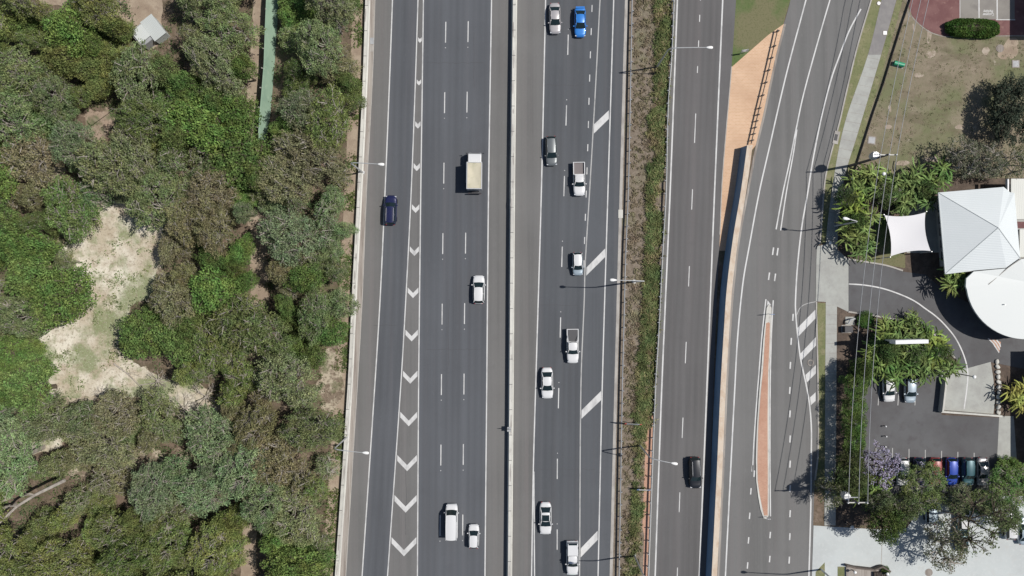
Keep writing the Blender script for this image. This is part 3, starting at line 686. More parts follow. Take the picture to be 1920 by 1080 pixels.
cp = sheet('car_park', [(1600, 690), (1765, 690), (1765, 778), (1873, 783), (1869, 858), (1866, 925), (1600, 925)], .070, M['drive'], kind='structure')
mb = MB()
for x_ in (1647, 1684, 1716): pl(mb, [(x_+2, 715), (x_-1, 760)], 1.6, .082)
for i, x_ in enumerate((1642, 1673, 1704, 1734.5, 1765, 1795.5, 1826)): pl(mb, [(x_, 838+i*1.8), (x_-.5, 905)], 1.5, .082)
on_road('bay_line', mb, M['paint_old'], cp)
sheet('concrete_path', [(1873, 780), (1900, 780), (1905, 850), (1906, 862), (1880, 862), (1869, 858)], .080, M['path'], kind='structure')
rp = sheet('concrete_ramp', [(1766, 690), (1813, 690.5), (1857, 678.5), (1862, 710), (1865, 750), (1862, 776), (1762, 768)], .088, M['path'], kind='structure')
mb = MB(); mb.tube([(*P(1767, 708), .0), (*P(1767, 708), .9)], .06)
rwall = empty('low_wall', (0, 0, 0), 0, 'low pale wall around the bottom and left of the concrete ramp', 'wall')
mb = MB()
pts = [(1766.5, 706, 1.35), (1763, 740, 1.35), (1759.5, 770.5, 1.35), (1815, 774.5, .9), (1873, 779, .9)]
for i in range(len(pts)-1):
    a_ = Vector((*P(*pts[i][:2]), 0)); b_ = Vector((*P(*pts[i+1][:2]), 0)); d = (b_-a_).normalized(); n_ = Vector((-d.y, d.x, 0))*.13
    h0, h1 = pts[i][2], pts[i+1][2]
    if i == 2: h0 = h1 = .9
    mb.add([a_-n_, b_-n_, b_+n_, a_+n_, a_-n_+Vector((0, 0, h0)), b_-n_+Vector((0, 0, h1)), b_+n_+Vector((0, 0, h1)), a_+n_+Vector((0, 0, h0))], [(4, 5, 6, 7), (0, 1, 5, 4), (1, 2, 6, 5), (2, 3, 7, 6), (3, 0, 4, 7)])
mb.build('wall', M['concrete'], rwall)
rock = empty('rock_edging', (*P(1870, 720), 0), 0, 'curved edging of pale rocks beside the concrete ramp', 'rock edging')
for i in range(11):
    y = 678+i*9.5; x_ = 1868+5*math.sin((y-678)/60)-(2 if y > 740 else 0)
    mb = MB(); bm = bmesh.new(); bmesh.ops.create_icosphere(bm, subdivisions=2, radius=.42)
    for v in bm.verts: v.co *= 1+.28*noise.noise(v.co*2.3+Vector((i*5, 0, 0)))
    mb.add([(v.co.x*.8, v.co.y, v.co.z*.6) for v in bm.verts], [[v.index for v in f.verts] for f in bm.faces]); bm.free()
    o = mb.build('rock', M['concrete'], rock); q_ = P(x_, y); o.location = (q_[0]-rock.location[0], q_[1]-rock.location[1], .2); o.rotation_euler = (0, 0, i)
sheet('striped_crossing', [(1851, 634), (1868, 638), (1876, 641), (1875, 650), (1872.5, 662), (1866, 652), (1860, 643)], .096, M['brickred'], kind='structure')
mb = MB()
for k in range(3): pl(mb, [(1852+k*8, 634.5+k*1.5), (1861+k*6.5, 643+k*1.0), (1872.5+k*1.3, 661-k*5.5)], 2.2, .100)
o = struct(mb, 'painted_stripes', M['paint'])
sheet('terrace_paving', [(1690, 385), (1765, 375), (1772, 473), (1735, 474), (1700, 474)], .064, M['path'], kind='structure')
sheet('green_lawn', [(1610, 480), (1668, 474), (1697, 474), (1697, 503), (1660, 496), (1625, 490)], .060, M['greengrass'], kind='structure')
sheet('green_lawn', [(1640, 405), (1665, 400), (1690, 470), (1660, 478), (1640, 470)], .058, M['greengrass'], kind='structure')
lot = sheet('concrete_lot', [(1525, 985), (1572, 988), (1640, 992), (1700, 990), (1740, 930), (2400, 930), (2400, 1500), (1516, 1500), (1522, 1080)], .076, M['lot'], kind='structure')
mb = MB(); pl(mb, [(1654, 1002), (1652, 1058)], 1.2, .084); on_road('drain_line', mb, M['kerb'], lot)

# ------------------------------------------------------------------ green noise wall
gw = [(-300, 543, 523), (-60, 526, 505), (0, 523, 500.5), (60, 519, 498), (120, 515, 496), (170, 511, 492), (215, 507, 488), (262, 499, 485)]
vs = []
for y, xb, xt in gw:
    b_ = P(xb, y); t_ = P(xt, y, 2.6)
    vs += [(b_[0], b_[1], 0), (t_[0], t_[1], 2.6), (t_[0]-.14, t_[1], 2.6), (b_[0]-.14, b_[1], 0)]
ng = empty('noise_wall', (0, 0, 0), 0, 'faded green noise wall standing among the trees', 'noise wall')
mb = MB(); strip(mb, vs); mb.build('panel', M['greenwall'], ng)
mb0 = None
for i, y in enumerate([-260+36*k for k in range(15)]):
    t = 0
    for j in range(len(gw)-1):
        if gw[j][0] <= y <= gw[j+1][0]:
            u = (y-gw[j][0])/(gw[j+1][0]-gw[j][0]); xb = gw[j][1]+(gw[j+1][1]-gw[j][1])*u; xt = gw[j][2]+(gw[j+1][2]-gw[j][2])*u; t = 1
    if not t: continue
    b_ = P(xb, y); t_ = P(xt, y, 2.7)
    if mb0 is None:
        mb = MB(); mb.tube([(-.22, 0, 0), (-.22+t_[0]-b_[0], 0, 2.7)], .09, 6); o = mb0 = mb.build('post', M['kerb'], ng)
    else: o = mb0.copy(); C.objects.link(o); o.parent = ng
    o.location = (b_[0], b_[1], 0)

# ------------------------------------------------------------------ lamps
def arm_lamp(name, label, top, head, h, group, shoulder=1.0, armh=.7):
    bx, by = P(*top, h); hx, hy = P(*head, h+armh*.6)
    r_ = empty(name, (bx, by, 0), math.atan2(hy-by, hx-bx), label, 'street lamp', group)
    L_ = math.hypot(hx-bx, hy-by)
    mb_ = MB(); mb_.tube([(0, 0, 0), (0, 0, h*.5), (0, 0, h-.9)], [.15, .12, .09], 8); mb_.disc(0, 0, 0, .3, h=.06); mb_.build('pole', M['lampgrey'], r_, smooth=False)
    mb_ = MB(); mb_.tube([(0, 0, h-1.0), (.12, 0, h-.45), (.5, 0, h-.1), (1.2, 0, h+.12), (L_*.6, 0, h+armh*.5), (L_-.45, 0, h+armh*.6)], [.085, .08, .075, .07, .06, .05], 8); mb_.build('arm', M['lampgrey'], r_)
    mb_ = MB(); z = h+armh*.6
    ring = []
    n = 10; prof = [(-.5, .06, .05), (-.3, .13, .10), (0, .22, .14), (.3, .22, .13), (.5, .14, .09)]
    vs_ = []
    for x_, wy, hz in prof:
        for k in range(n):
            a_ = 2*math.pi*k/n; vs_.append((L_+x_, wy*math.cos(a_), z+hz*math.sin(a_)))
    fs = [(i*n+k, i*n+(k+1) % n, (i+1)*n+(k+1) % n, (i+1)*n+k) for i in range(len(prof)-1) for k in range(n)]
    fs += [tuple(range(n)), tuple(range((len(prof)-1)*n, len(prof)*n))]
    mb_.add(vs_, fs); mb_.build('lamp_head', M['lampwhite'], r_, smooth=True)
    return r_
G = 'tall street lamps along the roads'
arm_lamp('street_lamp', 'street lamp at the top of the median, arm reaching right over the ramp', (1255, 90), (1330, 89), 10, G)
arm_lamp('street_lamp', 'street lamp halfway down the median, arm reaching left over the motorway', (1209, 527), (1150, 525), 10, G)
arm_lamp('street_lamp', 'street lamp in the lower median with its arm over the ramp, near the black car', (1220, 860), (1264, 869), 10, G)
arm_lamp('street_lamp', 'upper of the two street lamps behind the left concrete barrier', (656, 304.5), (714, 308), 10, G)
arm_lamp('street_lamp', 'lower of the two street lamps behind the left concrete barrier', (625, 842.5), (685, 849), 10, G)
arm_lamp('street_lamp', 'street lamp at the bottom edge of the median casting a shadow over the white utility', (1209, 1084), (1150, 1084), 10, G)
arm_lamp('street_lamp', 'short armed street lamp rising from the palms beside the service road', (1611, 415), (1587, 410), 8.8, G)
arm_lamp('street_lamp', 'street lamp at the bottom right corner of the service road, beside the concrete lot', (1583, 1107), (1505, 1104), 8.8, G)
def globe(label, base, h, r=.28):
    o = empty('globe_lamp', (*P(*base), 0), 0, label, 'lamp post', 'globe topped lamp posts')
    mb_ = MB(); mb_.tube([(0, 0, 0), (0, 0, h)], [.09, .06], 8); mb_.disc(0, 0, 0, .2, h=.05); mb_.build('pole', M['dark'], o)
    bm = bmesh.new(); bmesh.ops.create_uvsphere(bm, u_segments=12, v_segments=8, radius=r)
    mb_ = MB(); mb_.add([(v.co.x, v.co.y, v.co.z*.8+h+r*.6) for v in bm.verts], [[v.index for v in f.verts] for f in bm.faces]); bm.free()
    mb_.build('lamp_globe', M['lampwhite'], o, smooth=True)
globe('dark lamp post with a white globe leaning over the concrete ramp', (1782, 698), 6.3)
globe('dark lamp post with a white globe at the lower edge of the dry lawn', (1624, 336), 5.8)
globe('lamp post with white globe at the palm bed beside the concrete footpath', (1592, 336.5), 1.2, .22)
globe('lamp post with white globe at the top edge of the pale concrete lot', (1586, 980), 2.2, .28)
globe('low white globe light in the verge above the driveway crossover', (1552.5, 456), .8, .27)

# ------------------------------------------------------------------ power poles and lines
pp = []
def power_pole(label, base, h, tilt, armw, trf):
    o = empty('power_pole', (*P(*base), 0), 0, label, 'power pole', 'timber power poles')
    mb_ = MB(); mb_.tube([(0, 0, 0), (tilt*.5, 0, h*.5), (tilt, 0, h)], [.22, .19, .15], 9); mb_.build('pole', M['timber'], o)
    mb_ = MB(); mb_.box(tilt-armw/2, tilt+armw/2, -.07, .07, h-.35, h-.2); mb_.build('crossarm', M['concrete'] if trf < 2 else M['timber'], o)
    mb_ = MB(); mb_.box(tilt*.82-1.0, tilt*.82+1.0, .14, .26, h*.78, h*.78+.13); mb_.build('crossarm', M['galv'], o)
    ins = []
    for s_ in (-1, 0, 1):
        mb_ = MB(); mb_.tube([(0, 0, 0), (0, 0, .1), (0, 0, .2), (0, 0, .3)], [.05, .10, .06, .09], 8); q_ = mb_.build('insulator', M['white'], o)
        q_.location = (tilt+s_*(armw/2-.08), 0, h-.2 if s_ else h+.02); ins.append(Vector((o.location[0]+q_.location[0], o.location[1], q_.location[2]+.28)))
    if trf:
        mb_ = MB(); mb_.tube([(tilt*.8-.55, .3, h-3.6), (tilt*.8-.55, .3, h-2.2)], .48, 14)
        for k in range(10):
            a_ = 2*math.pi*k/10; mb_.box(-.03, .12, -.03, .03, h-3.4, h-2.5, M=Matrix.Translation((tilt*.8-.55+.48*math.cos(a_), .3+.48*math.sin(a_), 0)) @ Matrix.Rotation(a_, 4, 'Z'))
        mb_.build('transformer', M['lampgrey'], o)
        for k in range(3):
            mb_ = MB(); mb_.tube([(tilt*.8-.85+.3*k, .3, h-2.2), (tilt*.8-.85+.3*k, .35, h-1.75)], .06, 6); mb_.build('bushing', M['white'], o)
    return ins
I1 = power_pole('leaning timber power pole with grey transformer beside the footpath and dry lawn', (1593, 311), 10.6, 1.1, 2.5, 1)
I2 = power_pole('timber power pole with long white crossarm rising from the shaded trees by the concrete lot', (1552, 908), 10.9, 0, 2.9, 1)
def wire(a_, b_, sag, n=14):
    return [a_.lerp(b_, i/n)-Vector((0, 0, sag*4*(i/n)*(1-i/n))) for i in range(n+1)]
for k in range(3):
    up = Vector((*P([1722, 1737, 1752][k], -45, 10.3), 10.3)); dn = Vector((*P([1560, 1580, 1600][k], 1300, 10.4), 10.4))
    up2 = Vector(up) + (up-I1[k]).normalized()*20
    mb = MB(); mb.tube([up2]+wire(up, I1[k], .5)+wire(I1[k], I2[k], 2.0, 24)[1:], .04, 5)
    o = mb.build('power_line', M['galv']); tag(o, ['leftmost', 'middle', 'rightmost'][k]+' of the three thin power lines strung between the two timber poles', 'power line', 'power lines')

# ------------------------------------------------------------------ small street things
lf = [(1706, -2), (1690, 45), (1669, 112), (1655, 158), (1635, 215), (1620, 262), (1597, 334)]
fr = empty('low_fence', (*P(1669, 112), 0), 0, 'low thin rail fence running down the edge of the dry lawn', 'fence')
w_ = [P(1735, -90)]+[P(*q_) for q_ in lf]
mb = MB()
for i in range(len(w_)-1):
    a_ = Vector((*w_[i], 0)); b_ = Vector((*w_[i+1], 0)); d = (b_-a_).normalized(); n_ = Vector((-d.y, d.x, 0))*.03
    mb.add([x+Vector((0, 0, z)) for z in (.03, .52) for x in (a_-n_, b_-n_, b_+n_, a_+n_)], [(4, 5, 6, 7), (0, 1, 2, 3), (0, 1, 5, 4), (1, 2, 6, 5), (2, 3, 7, 6), (3, 0, 4, 7)])
o = mb.build('fence_panel', M['timber'], fr); rel(o, fr)
pst = None
for i in range(len(w_)-1):
    for t in (0, .5):
        x_ = w_[i][0]+(w_[i+1][0]-w_[i][0])*t; y_ = w_[i][1]+(w_[i+1][1]-w_[i][1])*t
        if pst is None: mb = MB(); mb.box(-.06, .06, -.06, .06, 0, .52); pst = o = mb.build('post', M['timber'], fr)
        else: o = pst.copy(); C.objects.link(o); o.parent = fr
        o.location = (x_-fr.location[0], y_-fr.location[1], 0)
gb = empty('utility_box', (*P(1683, 121.5), 0), math.radians(-14), 'bright green rounded metal box on the dry lawn beside the low fence', 'utility box')
mb = MB(); n = 8; vs = []
for x_ in (-.8, .8):
    for k in range(n+1):
        a_ = math.pi*k/n; vs.append((x_, .32*math.cos(a_), .55+.25*math.sin(a_)))
    vs += [(x_, -.32, 0), (x_, .32, 0)]
m_ = n+3
mb.add(vs, [(k, (k+1) % m_, m_+(k+1) % m_, m_+k) for k in range(m_)]+[tuple(range(m_)), tuple(range(m_, 2*m_))]); mb.build('casing', M['plate'], gb)
mb = MB(); mb.box(-.9, .9, -.42, .42, 0, .08); mb.build('plinth', M['kerb'], gb)
def cover(name, px, py, r, m, label, sq=False, rz=0):
    o = empty(name, (*P(px, py), 0), rz, label, 'cover')
    mb_ = MB()
    if sq: mb_.box(-r, r, -r, r, .03, .10)
    else: mb_.disc(0, 0, .03, r, h=.07)
    mb_.build('frame', M['gutter'], o)
    mb_ = MB()
    if sq: mb_.box(-r*.75, r*.75, -r*.75, r*.75, .09, .112)
    else: mb_.disc(0, 0, .09, r*.7, h=.022)
    mb_.build('lid', M[m], o)
cover('pit_cover', 1634, 263, .62, 'galv', 'square grey pit cover in the grass beside the leaning power pole', True, math.radians(-8))
cover('manhole_cover', 1874.5, 91, .62, 'gutter', 'round manhole cover in the worn grass below the hedge')
cover('manhole_cover', 1647.5, 6.5, .36, 'lampwhite', 'round cream manhole cover at the top of the verge')
cover('manhole_cover', 1519.5, 680, .5, 'shoulder', 'round manhole cover between the painted diagonal bars')
cover('pit_cover', 1904, 120, .6, 'galv', 'square grey pit cover near the large dark tree', True)
cover('manhole_cover', 1741, 1073, .6, 'gutter', 'round manhole cover in the pale concrete lot at the bottom edge')
cover('pit_cover', 1659, 62, .36, 'lampwhite', 'small cream pit cover on the edge of the upper footpath', True)
o = empty('drain_inlet', (*P(1566.5, 258), 0), math.radians(-12), 'dark kerb drain inlet opposite the concrete footpath', 'drain inlet')
mb = MB(); mb.box(-.35, .5, -1.0, 1.0, .02, .16); mb.build('surround', M['kerb'], o)
mb = MB(); mb.box(-.25, .25, -.5, .5, .10, .175); mb.build('grate', M['dark'], o)
o = empty('utility_box', (*P(1586.5, 617), 0), 0, 'dark green cabinet beside the footpath below the driveway', 'utility box')
mb = MB(); mb.box(-.65, .65, -.5, .5, .1, 1.1, taper=.04); mb.build('cabinet', M['dark'], o); mb = MB(); mb.box(-.75, .75, -.6, .6, 0, .12); mb.build('plinth', M['kerb'], o)
o = empty('water_meter', (*P(1593, 601), 0), 0, 'rounded grey pipe assembly beside the dark green cabinet', 'water meter')
mb = MB(); mb.tube([(-.5, -.4, .1), (-.5, -.4, .8), (-.3, .1, .95), (.3, .3, .95), (.5, .3, .7), (.5, .3, .1)], .13, 8); mb.build('pipe', M['lampgrey'], o)
mb = MB(); mb.box(-.7, .7, -.7, .6, .03, .12); mb.build('slab', M['path'], o)

def road_sign(name, px, py, rz, wd, ht, z, mats, label, tilt=0):
    o = empty(name, (*P(px, py), 0), rz, label, 'road sign')
    for s_ in (-1, 1):
        mb_ = MB(); mb_.tube([(s_*wd*.33, .08, 0), (s_*wd*.33, .08, z+ht*.8)], .05, 6); mb_.build('post', M['galv'], o)
    mb_ = MB(); mb_.box(-wd/2, wd/2, -.03, .03, -ht/2, ht/2)
    q_ = mb_.build('sign_face', mats[0], o); q_.location = (0, 0, z+ht/2); q_.rotation_euler = (tilt, 0, 0)
    for s_ in (-1, 1):
        mb_ = MB(); mb_.box(s_*wd/2-.14, s_*wd/2+.14, -.045, .045, -ht/2-.02, ht/2+.02)
        q2 = mb_.build('sign_border', mats[1], o); q2.location = (0, 0, z+ht/2); q2.rotation_euler = (tilt, 0, 0)
road_sign('road_sign', 1182, 791, math.radians(-3), 2.3, 1.5, 1.6, (M['galv'], M['redsteel']), 'grey sign with red ends standing in the lower median', -.25)
road_sign('road_sign', 1203, 914, math.radians(-2), 1.7, .7, 1.3, (M['white'], M['signblue']), 'short white and blue sign at the lower median beside the ramp', -.35)
road_sign('road_sign', 1391, 101, math.radians(8), .8, .5, 1.4, (M['white'], M['galv']), 'small white sign on the green grass wedge beside the ramp', -.3)
# tall pylon sign in the palms
o = empty('pylon_sign', (*P(1658, 634), 0), math.radians(1.5), 'tall white box sign rising above the palms beside the driveway', 'sign')
for s_ in (-1, 1):
    mb = MB(); mb.tube([(s_*1.6, 0, 0), (s_*1.6, 0, 6.8)], .16, 8); mb.build('post', M['lampgrey'], o)
mb = MB(); mb.box(-2.4, 2.4, -.28, .28, 6.8, 8.7); mb.build('sign_box', M['white'], o)
for s_ in (-1, 1):
    mb = MB(); mb.box(-2.2, 2.2, s_*.28-.01, s_*.28+.01, 6.95, 8.55); mb.build('sign_panel', M['lampwhite'], o)

# ------------------------------------------------------------------ shed in the bush
o = empty('tin_shed', (*P(286, 66), 0), math.radians(38), 'small tin shed with pale roof at the end of the dirt track', 'shed')
mb = MB(); mb.box(-1.9, -.1, -1.5, 1.5, 0, 2.0); mb.build('wall', M['galv'], o)
mb = MB(); mb.add([(-1.95, -1.05, 2.2), (.05, -1.05, 2.35), (.05, 1.2, 2.35), (-1.95, 1.2, 2.2), (-1.95, -1.05, 2.12), (.05, -1.05, 2.27), (.05, 1.2, 2.27), (-1.95, 1.2, 2.12)], [(0, 1, 2, 3), (7, 6, 5, 4), (0, 4, 5, 1), (1, 5, 6, 2), (2, 6, 7, 3), (3, 7, 4, 0)]); mb.build('roof', M['roof2'], o)
mb = MB(); mb.box(-2.2, -1.96, -1.0, 1.1, 1.7, 1.8); mb.build('side_roof', M['white'], o)
mb = MB(); mb.box(.06, 2.1, -1.9, 1.6, 0, 1.9); mb.box(.0, 2.2, -2.0, 1.7, 1.9, 1.97); mb.build('lean_to', M['shed'], o)

# ------------------------------------------------------------------ buildings, east side
EH = 4.4
bl = empty('building', (*P(1800, 460), 0), 0, 'white roofed building with a hipped roof joined to a curved canopy', 'building')
def V(px, py, h): x_, y_ = P(px, py, h); return Vector((x_-bl.location[0], y_-bl.location[1], h))
ev = [V(1759.5, 361, EH), V(1882, 350.5, EH), V(1894, 360.5, EH), V(1902, 361.5, EH), V(1913, 484, EH), V(1887, 502, EH), V(1823, 507.5, EH), V(1772.5, 513.5, EH)]
ap = V(1872, 427, 6.6)
def roofmesh(ring, top, name, m, mats2=None, drop=.28):
    mb_ = MB(); n = len(ring)
    vs_ = [tuple(v) for v in ring]+[tuple(top)]+[(v.x, v.y, v.z-drop) for v in ring]
    fs = [(i, (i+1) % n, n) for i in range(n)]+[(n+1+i, n+1+(i+1) % n, (i+1) % n, i) for i in range(n)]+[tuple(range(2*n, n, -1))]
    mb_.add(vs_, fs); return mb_.build(name, m, bl)
roofmesh(ev, ap, 'hip_roof', M['roof'])
for e_ in (ev[0], ev[7], ev[4]):
    mb = MB(); mb.tube([e_+Vector((0, 0, .02)), ap+Vector((0, 0, .03))], .06, 5); mb.build('ridge_cap', M['roof2'], bl)
mb = MB()
for i in (7, 6): a_, b_ = ev[i], ev[(i+1) % 8]; mb.tube([a_+Vector((0, 0, .0)), b_], .07, 5)
mb.build('gutter', M['roof2'], bl)
cc = (1924, 528); ring = []
for k in range(46):
    a_ = math.radians(168+k*6.3)
    if 168+k*6.3 > 400: break
    ring.append((cc[0]+112*math.cos(a_)*1.0, cc[1]-112*math.sin(a_)))
ring = [(1812, 522), (1811, 537)]+[(cc[0]-112*math.cos(t), cc[1]+108*math.sin(t)) for t in [math.radians(x) for x in range(8, 180, 6)]]+[(2040, 500), (2000, 470), (1915, 486), (1889, 503), (1826, 509)]
roofmesh([V(x_, y_, 4.5) for x_, y_ in ring], V(1930, 530, 5.1), 'curved_roof', M['roof2'], drop=.35)
mb = MB(); mb.tube([V(1854, 533, 4.78), V(1889, 503, 4.62), V(1914, 485, 4.65)], .06, 5); mb.build('ridge_cap', M['kerb'], bl)
for (x_, y_) in ((1884, 571),):
    a_ = V(x_, y_, 5.0); mb = MB(); mb.tube([(a_.x, a_.y, 4.6), (a_.x, a_.y, 5.15)], .07, 10); mb.build('roof_vent', M['lampgrey'], bl)
# ribbed wings to the right
for (x0_, y0_, x1_, y1_) in ((1896, 335, 2060, 411), (1912, 430, 2060, 482)):
    mb = MB(); a_ = V(x0_, y0_, 3.9); b_ = V(x1_, y1_, 3.9); mb.box(a_.x, b_.x, b_.y, a_.y, 3.7, 3.9); mb.build('wing_roof', M['roof3'], bl)
a_ = V(1894, 334, 4.6); mb = MB(); mb.box(a_.x-.1, a_.x+.12, a_.y-6.2, a_.y, 3.6, 4.15); mb.build('parapet', M['white'], bl)
# walls
wl = [V(1768, 378, 0), V(1862, 372, 0), V(1876, 480, 0), V(1778, 492, 0)]
base = [P(1752, 374), P(1862, 366), P(1940, 366), P(2050, 366), P(2050, 470), P(1900, 490), P(1762, 500)]
base = [(x_-bl.location[0], y_-bl.location[1]) for x_, y_ in base]
mb = MB(); mb.prism(base, 0, 3.65); wo = mb.build('wall', M['wall'], bl)
inner = [(cc[0]-82*math.cos(t), cc[1]+78*math.sin(t)) for t in [math.radians(x) for x in range(0, 181, 12)]]
inner = [(P(*q_)[0]-bl.location[0], P(*q_)[1]-bl.location[1]) for q_ in inner]
mb = MB(); mb.prism(inner, .1, 4.1); mb.build('glass_wall', M['window'], bl)
for k in range(5):
    y_ = 392+k*22; a_ = V(1753.3+k*1.7, y_, 0); mb = MB(); mb.box(a_.x-.14, a_.x+.02, a_.y-.6, a_.y+.6, 1.0, 2.6)
    wf = mb.build('window', M['dark'], bl); mb = MB(); mb.box(a_.x-.16, a_.x-.13, a_.y-.52, a_.y+.52, 1.08, 2.52); mb.build('pane', M['window'], wf)
for t in (25, 55, 85, 115):
    tt = math.radians(t); q_ = V(cc[0]-106*math.cos(tt)*1.0, cc[1]+101*math.sin(tt), 0); q_ = Vector((q_.x*1, q_.y, 0))
    mb = MB(); mb.tube([q_, q_+Vector((0, 0, 4.12))], .14, 8); mb.build('column', M['white'], bl)
mb = MB(); a_ = V(1916, 421, 4.4); mb.box(a_.x-.6, a_.x+1.2, a_.y-.5, a_.y+.5, 3.4, 3.66); mb.build('roof_unit', M['maroon'], bl)
# shade sail
so_ = empty('shade_sail', (*P(1700, 438), 0), 0, 'white four cornered shade sail stretched beside the hipped roof', 'shade sail')
cs = [Vector((*P(1658.5, 403.5, 3.6), 3.6)), Vector((*P(1735.5, 398, 3.3), 3.3)), Vector((*P(1745, 470.5, 3.6), 3.6)), Vector((*P(1670, 480.5, 3.2), 3.2))]
cs = [c-Vector((so_.location[0], so_.location[1], 0)) for c in cs]
n = 12; vs = []
ctr = sum(cs, Vector())/4
for i in range(n+1):
    for j in range(n+1):
        u, v_ = i/n, j/n
        p = cs[0].lerp(cs[1], u).lerp(cs[3].lerp(cs[2], u), v_)
        # edges curve inwards
        du = 4*u*(1-u); dv = 4*v_*(1-v_)
        off = Vector(((1-2*u)*.42*dv, -(1-2*v_)*.38*du, 0))
        p = p + off; p.z -= .25*du*dv; vs.append(p)
mb = MB(); mb.add(vs, [(i*(n+1)+j, (i+1)*(n+1)+j, (i+1)*(n+1)+j+1, i*(n+1)+j+1) for i in range(n) for j in range(n)]); mb.build('cloth', M['sail'], so_, smooth=True)
for c in cs:
    d = (c-ctr); d.z = 0; d.normalize(); mb = MB(); mb.tube([(c.x+d.x*.25, c.y+d.y*.25, 0), (c.x+d.x*.15, c.y+d.y*.15, c.z+.15)], .07, 8); mb.build('post', M['lampgrey'], so_)
# neighbours beyond the right edge, whose shadows reach the picture
nb = empty('brick_building', (*P(2060, -80), 0), 0, 'dark walled building just beyond the upper right corner', 'building')
x0_, y0_ = P(1942, 66); mb = MB(); mb.box(x0_-nb.location[0], x0_-nb.location[0]+22, y0_-nb.location[1], y0_-nb.location[1]+32, 0, 6); mb.build('wall', M['wall'], nb)
mb = MB(); mb.box(x0_-nb.location[0]-.2, x0_-nb.location[0]+22.3, y0_-nb.location[1]-.2, y0_-nb.location[1]+32.2, 6, 6.25); mb.build('roof', M['roof2'], nb)
nb = empty('annex_building', (*P(1990, 760), 0), 0, 'low flat building just beyond the right edge below the curved roof', 'building')
x0_, y0_ = P(1940, 905); x1_, y1_ = P(2150, 655); mb = MB(); mb.box(x0_-nb.location[0], x1_-nb.location[0], y0_-nb.location[1], y1_-nb.location[1], 0, 5.6); mb.build('wall', M['wall'], nb)
mb = MB(); mb.box(x0_-nb.location[0]-.2, x1_-nb.location[0]+.2, y0_-nb.location[1]-.2, y1_-nb.location[1]+.2, 5.6, 5.85); mb.build('roof', M['roof2'], nb)
# planter at the bottom edge
pt = empty('garden_planter', (*P(1618, 1080), 0), 0, 'timber edged garden planter at the bottom edge of the concrete lot', 'planter')
def prel(x_, y_): a_ = P(x_, y_); return (a_[0]-pt.location[0], a_[1]-pt.location[1])
mb = MB(); mb.prism([prel(1585, 1062), prel(1645, 1066), prel(1653, 1058), prel(1664, 1068), prel(1664, 1120), prel(1585, 1120)], 0, .35); mb.build('bed', M['gutter'], pt)
mb = MB()
pth = [(1583, 1057), (1600, 1061), (1635, 1065), (1650, 1059), (1665, 1068)]
for i in range(4):
    a_ = Vector((*prel(*pth[i]), 0)); b_ = Vector((*prel(*pth[i+1]), 0)); d = (b_-a_).normalized(); n_ = Vector((-d.y, d.x, 0))*.12
    mb.add([x+Vector((0, 0, z)) for z in (0, 1.0) for x in (a_-n_, b_-n_, b_+n_, a_+n_)], [(4, 5, 6, 7), (0, 1, 5, 4), (1, 2, 6, 5), (2, 3, 7, 6), (3, 0, 4, 7)])
mb.build('edging', M['timber'], pt)
mb = MB()
for k in range(7): a_ = prel(1636+k*3.6, 1072); mb.box(a_[0]-.06, a_[0]+.06, a_[1]-1.2, a_[1]+.2, .35, .9)
mb.build('slats', M['timber'], pt)
sheet('grass_patch', [(1570, 1062), (1583, 1062), (1583, 1140), (1570, 1140)], .084, M['verge'], kind='structure')
sheet('grass_patch', [(1546, 1054), (1547, 1140), (1526, 1140), (1529, 1072)], .084, M['verge'], kind='structure')
globe('short lamp post with white globe in the planter, left one at the bottom edge', (1596, 1067), 1.3, .24)
globe('short lamp post with white globe in the planter, right one at the bottom edge', (1656, 1070), 1.3, .24)
for i, (x_, y_) in enumerate(((1657, 798), (1658, 817), (1656.5, 836))):
    o = empty('bollard', (*P(x_, y_), 0), 0, ['upper', 'middle', 'lower'][i]+' of three small white capped bollards in the car park beside the hedge row', 'bollard', 'white capped bollards')
    mb = MB(); mb.tube([(0, 0, 0), (0, 0, .75)], .07, 8); mb.build('post', M['dark'], o); mb = MB(); mb.tube([(0, 0, .75), (0, 0, .85)], [.14, .10], 8); mb.build('cap', M['white'], o)

# ------------------------------------------------------------------ vehicles
def paintm(name, c, metal=0, rough=.32):
    return mat(name, c, rough, metal=metal, coat=.5)
PT = {'white': paintm('white_car_paint', (.66, .665, .665)), 'silver': paintm('silver_car_paint', (.46, .44, .44), .25), 'grey': paintm('grey_car_paint', (.17, .185, .19), .3),
      'blue': paintm('blue_car_paint', (.035, .21, .62), .1), 'navy': paintm('navy_car_paint', (.014, .018, .07), .1), 'black': paintm('black_car_paint', (.02, .022, .026), .2),
      'paleblue': paintm('pale_blue_car_paint', (.33, .40, .45), .2), 'darkblue': paintm('dark_blue_car_paint', (.02, .06, .35), .1), 'red': paintm('red_car_paint', (.30, .045, .045)),
      'teal': paintm('teal_car_paint', (.03, .09, .11), .2), 'cream': noisy('tarpaulin', [(.56, .52, .40), ((.48, .455, .33), .9, (1, 1, 1), .45, .6, .9), ((.60, .55, .42), .7, (1, 1, 1), .5, .66, .7), ((.36, .35, .25), 1.3, (1, 1.2, 1), .60, .72, .7)])}
TY = {  # rear base, rear top, front top, front base (fractions of length), height, belt, hood, boot
 'sedan': (-.36, -.20, .055, .235, 1.45, .93, .86, .93), 'hatch': (-.465, -.385, .065, .245, 1.48, .93, .88, .93), 'suv': (-.475, -.42, .09, .235, 1.70, 1.08, 1.02, 1.08),
 'ute': (-.12, -.105, .10, .225, 1.75, 1.10, 1.06, 1.10), 'van': (-.492, -.478, .225, .335, 2.10, 1.15, 1.05, 1.15)}
